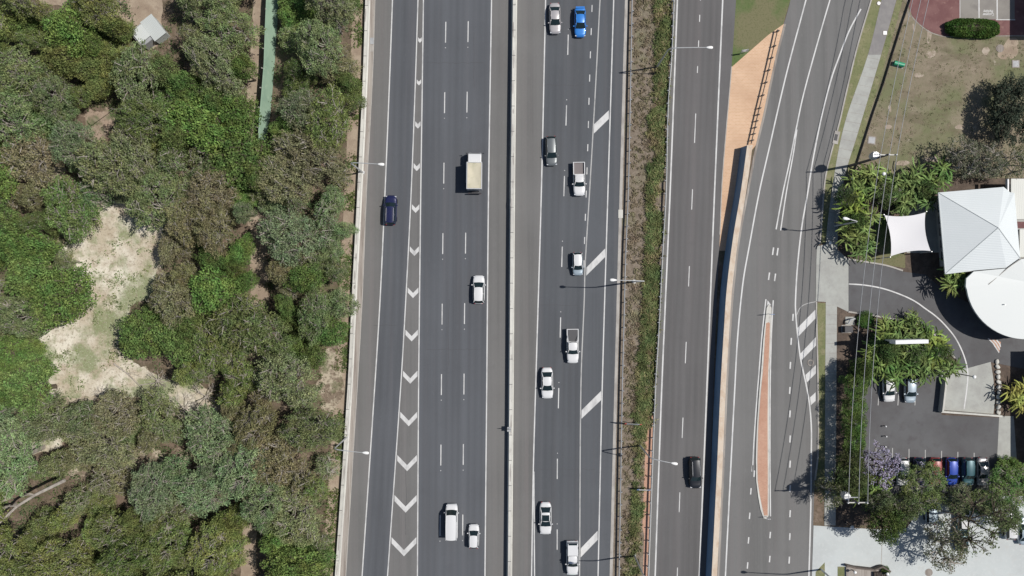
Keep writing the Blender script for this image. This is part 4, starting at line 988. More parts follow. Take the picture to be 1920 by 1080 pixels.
def vehicle(name, label, cx, cy, Lm, Wm, typ, paint, down=True, rot=0, roof=None, tray=None, extras=(), hood=None, group='vehicles driving on the roads'):
    rb, rt, ft, fb, Ht, zb, zh, zd = TY[typ]
    o = empty(name, (*P(cx, cy), .05), (math.pi if down else 0)+math.radians(rot), label, {'ute': 'utility', 'van': 'van'}.get(typ, 'car'), group)
    pm = PT[paint]; rm_ = PT[roof] if roof else pm
    n = 26; vs_ = []; NP = 6
    for i in range(n+1):
        u = -1+2*i/n; y = u*Lm/2
        au = abs(u)
        wd = Wm/2*(1-.36*max(0, (au-.55)/.45)**2.6) if typ != 'van' else Wm/2*(1-.22*max(0, (u-.62)/.38)**2.2-(.05*max(0, (-u-.9)/.1)**2))
        if typ == 'ute' and u < 0: wd = Wm/2*(1-.04*max(0, (au-.85)/.15)**2)
        f_ = u/2
        if f_ > fb: top = zh + (zb-zh)*max(0, 1-(f_-fb)/.08) - .20*max(0, (f_-.40)/.10)**1.8
        elif f_ < rb: top = zd - .16*max(0, (-f_-.44)/.06)**2
        else: top = zb
        if typ == 'ute' and f_ < rb: top = .72
        zl = .24+.14*max(0, (au-.85)/.15)
        row = [(wd*.90, zl), (wd, .5), (wd*.99, top*.80), (wd*.93, top-.03), (wd*.70, top+.02), (wd*.32, top+.045)]
        for (x_, z_) in row: vs_.append((x_, y, z_))
        for (x_, z_) in row[::-1]: vs_.append((-x_, y, z_))
    k = NP*2; fs = [(i*k+j, i*k+(j+1) % k, (i+1)*k+(j+1) % k, (i+1)*k+j) for i in range(n) for j in range(k)]
    fs += [tuple(range(k)), tuple(range(n*k, (n+1)*k))]
    mb_ = MB(); mb_.add(vs_, fs); mb_.build('body', pm, o, smooth=True)
    wb = Wm/2*.90; wr = Wm/2*(.70 if typ not in ('van',) else .82); yb0, yt0, yt1, yb1 = rb*Lm, rt*Lm, ft*Lm, fb*Lm
    # roof panel, slightly domed, with the pillars
    mb_ = MB(); nn = 6; vs_ = []
    for i in range(nn+1):
        for j in range(nn+1):
            u, v_ = i/nn*2-1, j/nn*2-1
            wloc = wr*(1-.07*(u*.5+.5) if u > 0 else 1)*(1-.04*u*u)
            yy = (yt0+yt1)/2 + u*(yt1-yt0)/2 + (.10*(1-v_*v_) if u > .5 else 0) - (.06*(1-v_*v_) if u < -.5 else 0)
            vs_.append((v_*wr*(1-.05*max(0, -u)**2), yy, Ht-.07*v_*v_-.05*u*u))
    fs = [(i*(nn+1)+j, (i+1)*(nn+1)+j, (i+1)*(nn+1)+j+1, i*(nn+1)+j+1) for i in range(nn) for j in range(nn)]
    mb_.add(vs_, fs)
    for s_ in (-1, 1):
        mb_.tube([(s_*wb, yb1, zb-.02), (s_*wr, yt1, Ht-.10)], .05, 5); mb_.tube([(s_*wb, yb0, zb-.02), (s_*wr, yt0, Ht-.10)], .06, 5)
        mb_.tube([(s_*wb*1.0, (yb0+yb1)/2-.1, zb), (s_*wr*1.01, (yt0+yt1)/2, Ht-.12)], .03, 4)
        mb_.tube([(s_*wr, yt0, Ht-.10), (s_*wr*1.02, (yt0+yt1)/2, Ht-.07), (s_*wr, yt1, Ht-.10)], .04, 5)
    mb_.build('roof', rm_, o, smooth=True)
    def pane(nm, b0, b1, t0, t1, bulge=0, m_=None, cols=6):
        mb2 = MB(); vv = []
        for r2 in range(4):
            for c2 in range(cols+1):
                t_ = r2/3; c_ = c2/cols
                p = Vector(b0).lerp(Vector(b1), c_).lerp(Vector(t0).lerp(Vector(t1), c_), t_)
                p.y += bulge*4*c_*(1-c_)*(1-t_*.4); vv.append(p)
        mb2.add(vv, [(r2*(cols+1)+c2, r2*(cols+1)+c2+1, (r2+1)*(cols+1)+c2+1, (r2+1)*(cols+1)+c2) for r2 in range(3) for c2 in range(cols)])
        return mb2.build(nm, m_ or M['glass'], o, smooth=True)
    pane('windscreen', (-wb*.97, yb1, zb+.0), (wb*.97, yb1, zb+.0), (-wr*.98, yt1, Ht-.105), (wr*.98, yt1, Ht-.105), .13)
    pane('rear_window', (-wb*.95, yb0, zb), (wb*.95, yb0, zb), (-wr*.98, yt0, Ht-.10), (wr*.98, yt0, Ht-.10), -.08)
    for s_ in (-1, 1):
        if typ == 'van':
            ym = yt1-1.1
            pane('side_panel', (s_*wb, yb0, zb), (s_*wb, ym, zb), (s_*wr, yt0, Ht-.10), (s_*wr, ym, Ht-.10), 0, pm)
            pane('side_window', (s_*wb, ym, zb), (s_*wb, yb1, zb), (s_*wr, ym, Ht-.10), (s_*wr, yt1, Ht-.10))
        else: pane('side_window', (s_*wb, yb0, zb), (s_*wb, yb1, zb), (s_*wr, yt0, Ht-.10), (s_*wr, yt1, Ht-.10))
        mb_ = MB(); mb_.box(s_*Wm/2 if s_ > 0 else s_*Wm/2-.2, s_*Wm/2+.2 if s_ > 0 else s_*Wm/2, yb1-.42, yb1-.28, zb-.02, zb+.12); mb_.build('wing_mirror', pm, o)
        mb_ = MB(); mb_.box(s_*Wm*.34-.2, s_*Wm*.34+.2, Lm/2-.30, Lm/2-.10, zh-.29, zh-.10, M=Matrix.Translation((s_*-.0, 0, 0)), taper=.03); mb_.build('headlight', M['headlight'], o)
        mb_ = MB(); zt_ = zd-.33 if typ != 'ute' else .5; mb_.box(s_*Wm*.30-.14, s_*Wm*.30+.12, -Lm/2-.012, -Lm/2+.05, zt_, zt_+.16, taper=.01); mb_.build('tail_light', M['taillight'], o)
        for yy in (.31, -.29):
            r0 = .33 if typ in ('sedan', 'hatch') else .37
            mb_ = MB(); mb_.tube([(s_*(Wm/2-.24), yy*Lm, r0-.04), (s_*(Wm/2+.01), yy*Lm, r0-.04)], r0, 14); mb_.build('wheel', M['tyre'], o)
    if typ == 'ute':
        y0_, y1_ = -Lm/2, rb*Lm-.04; ht = zb
        if tray == 'canopy':
            mb_ = MB(); mb_.box(-Wm*.455, Wm*.455, y0_+.05, y1_+.10, .7, Ht-.035, taper=.09); mb_.build('canopy', PT['white'], o)
            mb_ = MB(); mb_.box(-Wm*.36, Wm*.36, y0_+.10, y0_+.34, Ht-.25, Ht-.03); mb_.build('canopy_window', M['glass'], o)
        else:
            mb_ = MB()
            mb_.box(-Wm*.49, -Wm*.43, y0_, y1_, .5, ht); mb_.box(Wm*.43, Wm*.49, y0_, y1_, .5, ht)
            mb_.box(-Wm*.43, Wm*.43, y0_, y0_+.09, .5, ht); mb_.box(-Wm*.43, Wm*.43, y1_-.07, y1_, .5, ht)
            mb_.build('tray_side', pm, o)
            zt = .82 if tray == 'open' else ht-.05
            mb_ = MB(); mb_.box(-Wm*.425, Wm*.425, y0_+.095, y1_-.075, .5, zt); mb_.build('tray_bed' if tray == 'open' else 'tonneau_cover', M['traybed'] if tray == 'open' else M['traycover'], o)
            if tray == 'cover':
                mb_ = MB()
                for s_ in (-1, 1): mb_.tube([(s_*Wm*.44, y1_-1.0, ht), (s_*Wm*.40, y1_-.3, Ht-.25), (s_*Wm*.34, y1_+.05, Ht-.15)], .05, 6)
                mb_.build('sports_bar', pm, o)
    if 'sunroof' in extras:
        mb_ = MB(); mb_.box(-wr*.86, wr*.86, yt1-.95, yt1+.0, Ht-.07, Ht+.012, taper=.01); mb_.build('sunroof', M['glass'], o)
    if 'rails' in extras:
        for s_ in (-1, 1):
            mb_ = MB(); mb_.tube([(s_*wr*.86, yt0+.15, Ht), (s_*wr*.86, yt0+.3, Ht+.06), (s_*wr*.86, yt1-.3, Ht+.06), (s_*wr*.86, yt1-.15, Ht)], .028, 6); mb_.build('roof_rail', M['lampgrey'], o)
    if 'spoiler' in extras:
        mb_ = MB(); mb_.box(-Wm*.38, Wm*.38, -Lm/2+.10, -Lm/2+.32, 1.08, 1.12)
        for s_ in (-1, 1): mb_.box(s_*Wm*.3-.04, s_*Wm*.3+.04, -Lm/2+.14, -Lm/2+.26, .85, 1.08)
        mb_.build('spoiler', pm, o)
    if 'ribs' in extras:
        mb_ = MB()
        for q_ in range(-3, 4): mb_.box(q_*.19-.02, q_*.19+.02, yt0+.12, yt1-.25, Ht-.04, Ht+.015)
        mb_.build('roof_ribs', rm_, o)
    if hood:
        mb_ = MB(); mb_.box(-Wm*.36, Wm*.36, fb*Lm+.12, Lm*.46, zh-.04, zh+.062, taper=.06); mb_.build('bonnet', PT[hood], o)
    return o
M['traybed'] = mat('tray_liner', (.17, .15, .15), .7)
M['traycover'] = mat('dark_tray_cover', (.06, .06, .065), .5)
vehicle('car', 'silver sedan at the top of the southbound left lane, beside the blue sedan', 1040, 37.5, 4.75, 1.80, 'sedan', 'silver', True, 1.5)
vehicle('car', 'bright blue sedan with rear spoiler at the top of the southbound lanes', 1087, 44, 4.7, 1.80, 'sedan', 'blue', True, .5, extras=('spoiler',))
vehicle('car', 'grey hatchback in the southbound left lane, above the silver utility', 1033.5, 284.5, 4.6, 1.78, 'hatch', 'grey', True, 2)
vehicle('utility', 'silver white utility with an open empty tray in the southbound right lane', 1085, 337, 5.2, 1.85, 'ute', 'white', True, 1, tray='open', extras=('ribs',))
vehicle('car', 'small pale blue hatchback with a white roof beside the second diagonal bar', 1082.5, 495, 3.6, 1.62, 'hatch', 'paleblue', True, 1.5, roof='white')
vehicle('utility', 'white utility with a dark covered tray, middle of the southbound right lane', 1073, 648, 5.3, 1.85, 'ute', 'white', True, .5, tray='cover')
vehicle('car', 'white sedan with plain white roof left of and below the covered utility', 1025.5, 717, 4.8, 1.85, 'sedan', 'white', True, 1)
vehicle('car', 'white sedan with a black glass sunroof near the bottom of the southbound left lane', 1022.5, 969, 5.0, 1.86, 'sedan', 'white', True, 0, extras=('sunroof',))
vehicle('utility', 'white utility with a full white canopy at the bottom of the southbound lanes', 1072.5, 1043, 5.2, 1.85, 'ute', 'white', True, 0, tray='canopy')
vehicle('car', 'white family car in the northbound right lane below the tipper truck', 898, 543, 4.4, 1.84, 'hatch', 'white', False, -.5)
vehicle('car', 'dark navy wagon with roof rails in the northbound left lane by the chevrons', 734, 395, 4.6, 1.86, 'suv', 'navy', False, -1.5, extras=('rails', 'ribs'))
vehicle('van', 'plain white van near the bottom of the northbound lanes', 847.5, 974.5, 5.35, 1.92, 'van', 'white', False, -.5)
vehicle('car', 'small white hatchback right of the white van at the bottom', 888.8, 1003, 3.75, 1.66, 'hatch', 'white', False, -1)
vehicle('car', 'black wagon with roof rails driving down the ramp', 1301, 884, 4.85, 1.86, 'suv', 'black', True, 2, extras=('rails',))
PK = 'cars parked in the car parks'
vehicle('car', 'parked white hatchback under palm fronds, left of the parked silver car', 1662, 727, 4.2, 1.8, 'hatch', 'white', True, 3, group=PK)
vehicle('car', 'parked silver blue car under palm fronds, right of the parked white hatchback', 1702, 729, 4.2, 1.78, 'hatch', 'paleblue', True, 0, group=PK)
for cx, col, ty, lb in ((1688, 'white', 'suv', 'parked white wagon half hidden by the purple flowering tree'), (1719, 'navy', 'hatch', 'parked dark navy car beside the purple flowering tree'), (1750, 'red', 'hatch', 'parked red car mostly hidden under the round green tree'),
                        (1780, 'darkblue', 'hatch', 'parked deep blue car in the bottom row of the car park'), (1810, 'teal', 'suv', 'parked dark teal wagon with a pale rear in the bottom row'), (1838, 'silver', 'sedan', 'parked silver car at the right end of the bottom row')):
    vehicle('car', lb, cx-1, 882, 4.3, 1.76, ty, col, True, 0, roof=None, group=PK)
vehicle('car', 'white car parked nose up under the sparse tree in the concrete lot', 1801, 965, 4.5, 1.8, 'hatch', 'white', False, 2, group=PK)
vehicle('car', 'dark blue car parked behind the white car in the shade of the concrete lot', 1798, 1004, 4.4, 1.8, 'sedan', 'teal', False, 2, group=PK)
vehicle('car', 'blue and white car almost hidden by leaves at the left of the concrete lot', 1741, 955, 4.2, 1.75, 'hatch', 'paleblue', False, 0, group=PK)
vehicle('car', 'white car showing at the right edge under the bright green tree', 1890, 983, 4.4, 1.8, 'hatch', 'white', False, 0, group=PK)
vehicle('car', 'pale blue car cut by the right edge, next to the half hidden white car', 1914, 992, 4.4, 1.8, 'sedan', 'paleblue', False, 0, group=PK)
# truck
tk = empty('truck', (*P(891, 328), .05), math.radians(-.6), 'small tipper truck with a white cab and a faded yellow tarpaulin', 'truck', 'vehicles driving on the roads')
PM = PT['white']
mb = MB(); prof = [(1.62, .45), (3.22, .45), (3.25, 1.0), (3.16, 1.25), (2.95, 2.05), (2.75, 2.15), (1.70, 2.2), (1.62, 2.15)]
vs = []
for x_ in (-1.0, -.92, .92, 1.0):
    s_ = .97 if abs(x_) > .95 else 1
    vs += [(x_, y*s_+(1-s_)*2.4, z*s_+(1-s_)*1.2) for y, z in prof]
n = len(prof); mb.add(vs, [(i*n+j, i*n+(j+1) % n, (i+1)*n+(j+1) % n, (i+1)*n+j) for i in range(3) for j in range(n)]+[tuple(range(n)), tuple(range(3*n, 4*n))]); mb.build('cab', PM, tk)
mb = MB(); mb.add([(-.88, 3.172, 1.29), (.88, 3.172, 1.29), (.82, 2.975, 2.02), (-.82, 2.975, 2.02), (-.88, 3.12, 1.29), (.88, 3.12, 1.29), (.82, 2.92, 2.02), (-.82, 2.92, 2.02)], [(0, 1, 2, 3), (7, 6, 5, 4), (0, 4, 5, 1), (1, 5, 6, 2), (2, 6, 7, 3), (3, 7, 4, 0)]); mb.build('windscreen', M['glass'], tk)
for s_ in (-1, 1):
    mb = MB(); mb.box(s_*1.0-.012, s_*1.0+.012, 1.9, 2.85, 1.3, 1.95); mb.build('side_window', M['glass'], tk)
    mb = MB(); mb.tube([(s_*1.0, 3.05, 1.7), (s_*1.3, 3.12, 1.7)], .03, 5); mb.box(s_*1.3-.09, s_*1.3+.09, 3.08, 3.16, 1.3, 1.75); mb.build('wing_mirror', M['dark'], tk)
    mb = MB(); mb.box(s_*.75-.16, s_*.75+.16, 3.235, 3.275, .7, .92); mb.build('headlight', M['headlight'], tk)
    mb = MB(); mb.box(s_*.85-.12, s_*.85+.12, -3.06, -3.02, .7, .88); mb.build('tail_light', M['taillight'], tk)
    for yy in (2.35, -1.75):
        mb = MB(); mb.tube([(s_*.72, yy, .40), (s_*1.02, yy, .40)], .42, 16); mb.build('wheel', M['tyre'], tk)
mb = MB(); mb.box(-.45, .45, -3.0, 1.9, .55, .8); mb.box(-1.0, 1.0, -3.05, -2.9, .5, .95); mb.build('chassis', M['dark'], tk)
bx = MB(); x0_, x1_, y0_, y1_ = -1.16, 1.16, -2.55, 1.55
bx.box(x0_, x0_+.09, y0_, y1_, .85, 3.05); bx.box(x1_-.09, x1_, y0_, y1_, .85, 3.05); bx.box(x0_+.09, x1_-.09, y0_, y0_+.09, .85, 3.05); bx.box(x0_+.09, x1_-.09, y1_-.09, y1_, .85, 3.05); bx.box(x0_+.09, x1_-.09, y0_+.09, y1_-.09, .85, .95)
bx.build('tipper_body', PM, tk)
mb = MB(); n = 10; vs = []
for i in range(n+1):
    for j in range(n+1):
        x_ = x0_+.12+(x1_-x0_-.24)*j/n; y = y0_+.12+(y1_-y0_-.24)*i/n
        vs.append((x_, y, 3.0-.16*math.sin(math.pi*j/n)*math.sin(math.pi*i/n)+.05*noise.noise(Vector((x_*2, y*2, 0)))))
mb.add(vs, [(i*(n+1)+j, i*(n+1)+j+1, (i+1)*(n+1)+j+1, (i+1)*(n+1)+j) for i in range(n) for j in range(n)]); mb.build('tarpaulin', PT['cream'], tk, smooth=True)

# ------------------------------------------------------------------ vegetation
def leafquad(mb_, p, size, rnd, asp=.55, up=.55):
    n_ = Vector((rnd.gauss(0, 1), rnd.gauss(0, 1), rnd.gauss(0, 1)+up*2)).normalized()
    t_ = n_.orthogonal().normalized(); b_ = n_.cross(t_); a_ = rnd.uniform(0, 6.28)
    u = (t_*math.cos(a_)+b_*math.sin(a_))*size*.5; v_ = n_.cross(u)*asp
    bnd = n_*size*.08
    b0 = len(mb_.v)
    mb_.v += [tuple(p-u), tuple(p+v_+bnd), tuple(p+u), tuple(p-v_+bnd)]
    mb_.f.append([b0, b0+1, b0+2, b0+3]); mb_.m.append(0)

def make_tree(seed, dens=1.0, clumps=30, leafs=.30, flat=.55, tall=7.0, bark='trunk', spread=3.2, open_=False, name='gum_tree', csize=(.55, 1.1)):
    """nominal crown radius `spread` metres; returns (root, crown, trunk) templates"""
    rnd = random.Random(seed)
    root = empty(name, (0, 0, 0))
    cr_, tr = MB(), MB()
    # uneven outline: lobes
    lob = [(rnd.uniform(0, 6.28), rnd.uniform(.55, 1.0)) for _ in range(6)]
    def rad(a_): return spread*(.50+.52*max(math.cos((a_-l)/1.0)*s_ if abs(((a_-l+3.14) % 6.28)-3.14) < 1.2 else 0 for l, s_ in lob))
    top = tall; cents = []
    tries = 0
    while len(cents) < clumps and tries < 4000:
        tries += 1
        a_ = rnd.uniform(0, 6.28); q_ = math.sqrt(rnd.random()); r_ = q_*rad(a_)*.88
        z = top*(1-flat*.5*q_**2) - rnd.random()**1.6*top*.28
        s_ = rnd.uniform(*csize)
        p = Vector((r_*math.cos(a_), r_*math.sin(a_), z))
        if all((p-c).length > (s_+t_)*.52 for c, t_ in cents): cents.append((p, s_))
    tb = Vector((rnd.uniform(-.3, .3), rnd.uniform(-.3, .3), top*.45))
    tr.tube([(0, 0, 0), (tb.x*.5, tb.y*.5, top*.22), tuple(tb)], [.26, .2, .16], 7)
    nl = 5; limbs = []
    for k in range(nl):
        a_ = 6.28*k/nl+rnd.uniform(-.4, .4); e_ = tb+Vector((math.cos(a_)*spread*.42, math.sin(a_)*spread*.42, top*.24))
        m_ = tb.lerp(e_, .5)+Vector((rnd.uniform(-.2, .2), rnd.uniform(-.2, .2), .1))
        tr.tube([tb, m_, e_], [.13, .10, .075], 6); limbs.append(e_)
    for c, s_ in cents:
        l = min(limbs, key=lambda q2: (q2-c).length)
        m_ = l.lerp(c, .55)+Vector((rnd.uniform(-.25, .25), rnd.uniform(-.25, .25), rnd.uniform(-.1, .25)))
        e_ = c+Vector((rnd.uniform(-.3, .3), rnd.uniform(-.3, .3), s_*.35))
        if open_ and rnd.random() < .3: e_ = c+Vector((rnd.uniform(-.5, .5)*s_, rnd.uniform(-.5, .5)*s_, s_*.95)); m_.z = max(m_.z, c.z+.2*s_)
        tr.tube([l, m_, e_], [.08, .06, .028], 4, cap=False)
        for _ in range(2):
            q2 = m_.lerp(e_, rnd.random()); t2 = q2+Vector((rnd.uniform(-1, 1), rnd.uniform(-1, 1), rnd.uniform(0, .5)))*s_*.8
            tr.tube([q2, t2], [.032, .012], 3, cap=False)
        nl_ = int(105*s_*s_*dens*(.30/leafs)**1.6)
        sx = rnd.uniform(.8, 1.25); sy = 2-sx
        for _ in range(nl_):
            d = Vector((rnd.gauss(0, 1), rnd.gauss(0, 1), rnd.gauss(0, 1))).normalized()*(rnd.random()**.45)
            if d.z < -.3 and rnd.random() < .6: d.z = -d.z
            p = c+Vector((d.x*s_*sx, d.y*s_*sy, d.z*s_*.62))
            leafquad(cr_, p, leafs*rnd.uniform(.6, 1.35), rnd)
    tro = tr.build('trunk', M[bark], root, recalc=False); cro = cr_.build('crown', M['leaf'], root, recalc=False)
    return root, cro, tro, spread

def hide_tpl(t):
    for o_ in [t[0]]+[c for c in bpy.data.objects if c.parent == t[0]]: C.objects.unlink(o_)

def plant(t, px, py, rpx, hcol, height, label, cat='tree', group=None, name=None, hc=.8, an=.1):
    """put a copy of template t with its crown centred on photo pixel (px,py)"""
    root, cro, tro, sp = t[:4]
    x_, y_ = P(px, py, height*hc)
    o = root.copy(); o.name = name or root.name.split('.')[0]; C.objects.link(o)
    o.location = (x_, y_, 0); o.rotation_euler = (0, 0, R.uniform(0, 6.28))
    rm_ = rpx*(H-height*hc)/H/PXM
    s_ = rm_/sp; ax_ = R.uniform(1-an, 1+an); o.scale = (s_*ax_, s_/ax_, height/t[4])
    for ch in (cro, tro):
        if ch is None: continue
        c = ch.copy(); C.objects.link(c); c.parent = o
        c.color = (*hcol, 1)
    tag(o, label, cat, group)
    return o

PAL = {'grey green': (0.225, 0.275, 0.128), 'olive': (0.213, 0.256, 0.091), 'bright green': (0.163, 0.245, 0.076), 'dark green': (0.146, 0.206, 0.076), 'brownish': (0.238, 0.237, 0.125), 'blue green': (0.213, 0.284, 0.143), 'yellow green': (0.225, 0.272, 0.047), 'purple': (0.404, 0.370, 0.493)}
T = []
for i in range(5): T.append(make_tree(100+i, open_=(i % 2 == 0), dens=1.1, clumps=44, leafs=.24, tall=7)+(7,))
Tlg = [make_tree(150+i, open_=True, dens=.95, clumps=105, leafs=.24, tall=9, spread=4.6, flat=.45, csize=(.45, 1.0))+(9,) for i in range(3)]
Tsp = [make_tree(200+i, open_=True, dens=.70, clumps=46, leafs=.21, tall=7, flat=.7, csize=(.4, .85))+(7,) for i in range(3)]      # open crowns with visible branches
Tden = [make_tree(300+i, dens=1.3, clumps=46, leafs=.235, tall=6, flat=.5, bark='darktrunk', name='leafy_tree', csize=(.6, 1.15))+(6,) for i in range(3)]
Tbig = [make_tree(400+i, dens=1.4, clumps=110, leafs=.29, tall=9, spread=5.5, flat=.5, bark='darktrunk', name='shade_tree')+(9,) for i in range(2)]
Tbigsp = [make_tree(410, dens=.42, clumps=85, leafs=.30, tall=9, spread=6, flat=.45, bark='darktrunk', name='shade_tree', csize=(.4, .8))+(9,)]
Tjac = [make_tree(420, dens=.6, clumps=45, leafs=.26, tall=7, spread=3.8, flat=.6, bark='darktrunk', name='flowering_tree', csize=(.4, .8))+(7,)]

def in_poly(x, y, poly):
    c = False; j = len(poly)-1
    for i in range(len(poly)):
        xi, yi = poly[i]; xj, yj = poly[j]
        if (yi > y) != (yj > y) and x < (xj-xi)*(y-yi)/(yj-yi)+xi: c = not c
        j = i
    return c
holes = [sandy, [(255, -80), (305, -80), (308, 30), (312, 95), (255, 100), (250, 40)], [(150, 205), (235, 205), (240, 262), (150, 265)], [(478, -100), (527, -100), (521, 0), (516, 120), (506, 272), (470, 272), (465, 150)],
         [(466, 385), (500, 385), (505, 560), (470, 600)], [(455, 985), (488, 985), (484, 1100), (450, 1100)], [(25, 812), (118, 812), (112, 850), (30, 855)], [(70, 318), (110, 300), (125, 335), (80, 352)], [(235, 855), (300, 845), (312, 880), (250, 893)], [(45, 478), (85, 470), (92, 505), (50, 512)], [(612, 655), (640, 655), (632, 760), (606, 760)], [(330, 845), (362, 852), (355, 880), (325, 876)], [(50, -60), (130, -60), (120, 22), (55, 18)], [(205, -60), (256, -60), (254, 12), (215, 14)], [(-20, 960), (0, 905), (60, 890), (172, 868), (176, 890), (110, 925), (60, 985), (-20, 1005)]]
CT = [('bright green', [(25, 470), (40, 640), (30, 735), (345, 185), (385, 200), (430, 240), (478, 105), (525, 25), (430, 430), (590, 640), (585, 600), (300, 640), (435, 520), (150, 60), (530, 1020), (20, 250)]),
      ('blue green', [(560, 190), (620, 470), (520, 450), (415, 850), (400, 800), (430, 900), (20, 800), (90, 250), (570, 240), (100, 300), (300, 900), (500, 960), (590, 400)]),
      ('brownish', [(545, 285), (500, 300), (345, 500), (375, 560), (620, 350), (545, 520), (490, 790), (510, 870), (370, 610), (190, 880), (640, 110), (390, 380), (60, 330), (210, 790)]),
      ('olive', [(210, 40), (230, 110), (640, 160), (420, 660), (190, 1000), (280, 1020), (60, 960), (430, 960), (330, 270), (60, 60), (610, 880), (520, 90), (430, 700), (120, 180)]),
      ('grey green', [(60, 170), (110, 540), (50, 560), (350, 330), (440, 330), (560, 740), (520, 690), (620, 830), (560, 960), (410, 60), (300, 800), (600, 260), (150, 760), (340, 980), (100, 900), (440, 600), (600, 560), (240, 330), (250, 180), (590, 90)]),
      ('dark green', [(330, 100), (280, 240), (500, 620), (80, 470), (580, 150), (370, 130)])]
zones = [(lambda x, y: x > 495 and y < 275, 'between the green noise wall and the motorway'), (lambda x, y: x > 495 and y < 470, 'beside the motorway just below the noise wall'), (lambda x, y: x > 495 and y < 680, 'beside the motorway halfway down the bush'),
         (lambda x, y: x > 495 and y < 880, 'beside the motorway above the lowest stretch'), (lambda x, y: x > 495, 'at the bottom of the bush beside the motorway'),
         (lambda x, y: y < 130 and x < 262, 'left of the tin shed'), (lambda x, y: y < 200 and x >= 262, 'between the tin shed and noise wall'), (lambda x, y: y < 390 and x < 250, 'left of the dirt patch below the shed'),
         (lambda x, y: y < 400, 'above the sandy clearing'), (lambda x, y: y < 610 and x < 200, 'left of the upper clearing'), (lambda x, y: y < 560, 'right of the upper clearing'), (lambda x, y: y < 740 and x > 200, 'right of the lower clearing'),
         (lambda x, y: y < 800 and x <= 200, 'left of the lower clearing'), (lambda x, y: x < 250, 'in the bottom left corner'), (lambda x, y: True, 'below the sandy clearing')]
ORD = ['first', 'second', 'third', 'fourth', 'fifth', 'sixth', 'seventh', 'eighth', 'ninth', 'tenth', 'eleventh', 'twelfth', 'thirteenth', 'fourteenth', 'fifteenth', 'sixteenth', 'seventeenth', 'eighteenth']
spots = []
rt = random.Random(5)
tries = 0
while len(spots) < 288 and tries < 60000:
    tries += 1
    x_ = rt.uniform(-40, 665); y_ = rt.uniform(-45, 1125)
    r_ = rt.uniform(38, 56) if tries < 260 else rt.uniform(18, 33)
    if x_ > barL(y_)-7-r_*.62: continue
    bad = False
    for hi_, hpl in enumerate(holes):
        kf = {0: 1.05, 1: 1.9, 2: .95}.get(hi_, .7 if hi_ == len(holes)-1 else 1.15)
        for (ax, ay) in ((0, 0), (.5, 0), (-.5, 0), (0, .5), (0, -.5)):
            if in_poly(x_+ax*r_*kf, y_+ay*r_*kf, hpl): bad = True; break
        if bad: break
    if bad: continue
    if any(math.hypot(x_-a_, y_-b_) < (r_+c_)*.57 for a_, b_, c_, *_ in spots): continue
    best = None
    jx, jy = x_+rt.gauss(0, 22), y_+rt.gauss(0, 22)
    for nm, ptl in CT:
        for (ax, ay) in ptl:
            d = math.hypot(jx-ax, jy-ay)
            if best is None or d < best[0]: best = (d, nm)
    spots.append((x_, y_, r_, best[1]))
grp = {}
for s_ in sorted(spots, key=lambda q_: q_[1]):
    zn = next(z for f, z in zones if f(s_[0], s_[1]))
    grp.setdefault((s_[3], zn), []).append(s_)
for (col, zn), lst in grp.items():
    for i, (x_, y_, r_, c_) in enumerate(lst):
        base = PAL[col]; j = rt.uniform(.85, 1.2)
        hc = tuple(b_*j*rt.uniform(.94, 1.06) for b_ in base)
        if col == 'bright green': t = rt.choice(Tden)
        elif col in ('dark green', 'olive'): t = rt.choice(Tden+T)
        elif col == 'brownish': t = rt.choice(Tsp+T[:2])
        else: t = rt.choice(T+Tsp)
        if r_ > 37 and col != 'bright green': t = rt.choice(Tlg)
        hgt = rt.uniform(3.8, 8.6) if r_ < 37 else rt.uniform(8, 11)
        nm = 'tree' if t in Tden else 'gum tree'
        kind = {'bright green': 'leafy', 'brownish': 'thin'}.get(col, 'bushy')
        lab = (f'only {kind} {col} tree {zn}' if len(lst) == 1 else f'{kind} {col} tree {zn}, {ORD[min(i, 17)]} from top')
        plant(t, x_, y_, r_*1.22, hc, hgt, lab, 'tree', 'trees of the bush west of the motorway', an=.28)

# bare and fallen trees
def bare(seed, L0, up, n1=9):
    rnd = random.Random(seed); mb_ = MB()
    def br(p, d, l, r, lev):
        m_ = p+d*l*.5+Vector((rnd.uniform(-1, 1), rnd.uniform(-1, 1), rnd.uniform(-.4, .4)))*l*.07; e_ = p+d*l
        mb_.tube([p, m_, e_], [r, r*.8, r*.5], 5 if lev < 2 else 3, cap=False)
        if lev < 4:
            for _ in range(3 if lev < 3 else 2):
                dd = (d+Vector((rnd.uniform(-1, 1), rnd.uniform(-1, 1), rnd.uniform(-.5, .6)))*.75).normalized()
                br(m_.lerp(e_, rnd.uniform(.3, 1)), dd, l*rnd.uniform(.5, .72), r*.52, lev+1)
    for k in range(n1):
        a_ = 6.28*k/n1+rnd.uniform(-.3, .3); br(Vector((0, 0, .6 if up else .2)), Vector((math.cos(a_), math.sin(a_), up)).normalized(), L0, .07, 1)
    mb_.tube([(0, 0, 0), (0, 0, 1.0 if up else .3)], [.2, .12], 7)
    return mb_
for px, py, sd_, L0, up, lab in ((634, 15, 3, 1.6, 1.1, 'bare grey leafless tree at the top beside the concrete barrier'), (390, 742, 4, 1.5, .25, 'heap of bleached dead branches at the right end of the clearing'), (300, 712, 6, 1.0, .2, 'dead twiggy brush lying along the lower clearing'), (205, 745, 12, 1.3, .15, 'sprawling dead branches along the lower edge of the sandy clearing'), (350, 765, 13, 1.4, .2, 'pile of grey dead twigs below the right arm of the clearing'), (60, 1045, 8, 1.1, .8, 'leafless grey tree in the bottom left corner'), (385, 1058, 9, .9, .6, 'small dead tree near the bottom edge of the bush')):
    o = empty('dead_tree', (*P(px, py), 0), 0, lab, 'dead tree'); bare(sd_, L0, up).build('branches', M['bleached'], o, recalc=False)
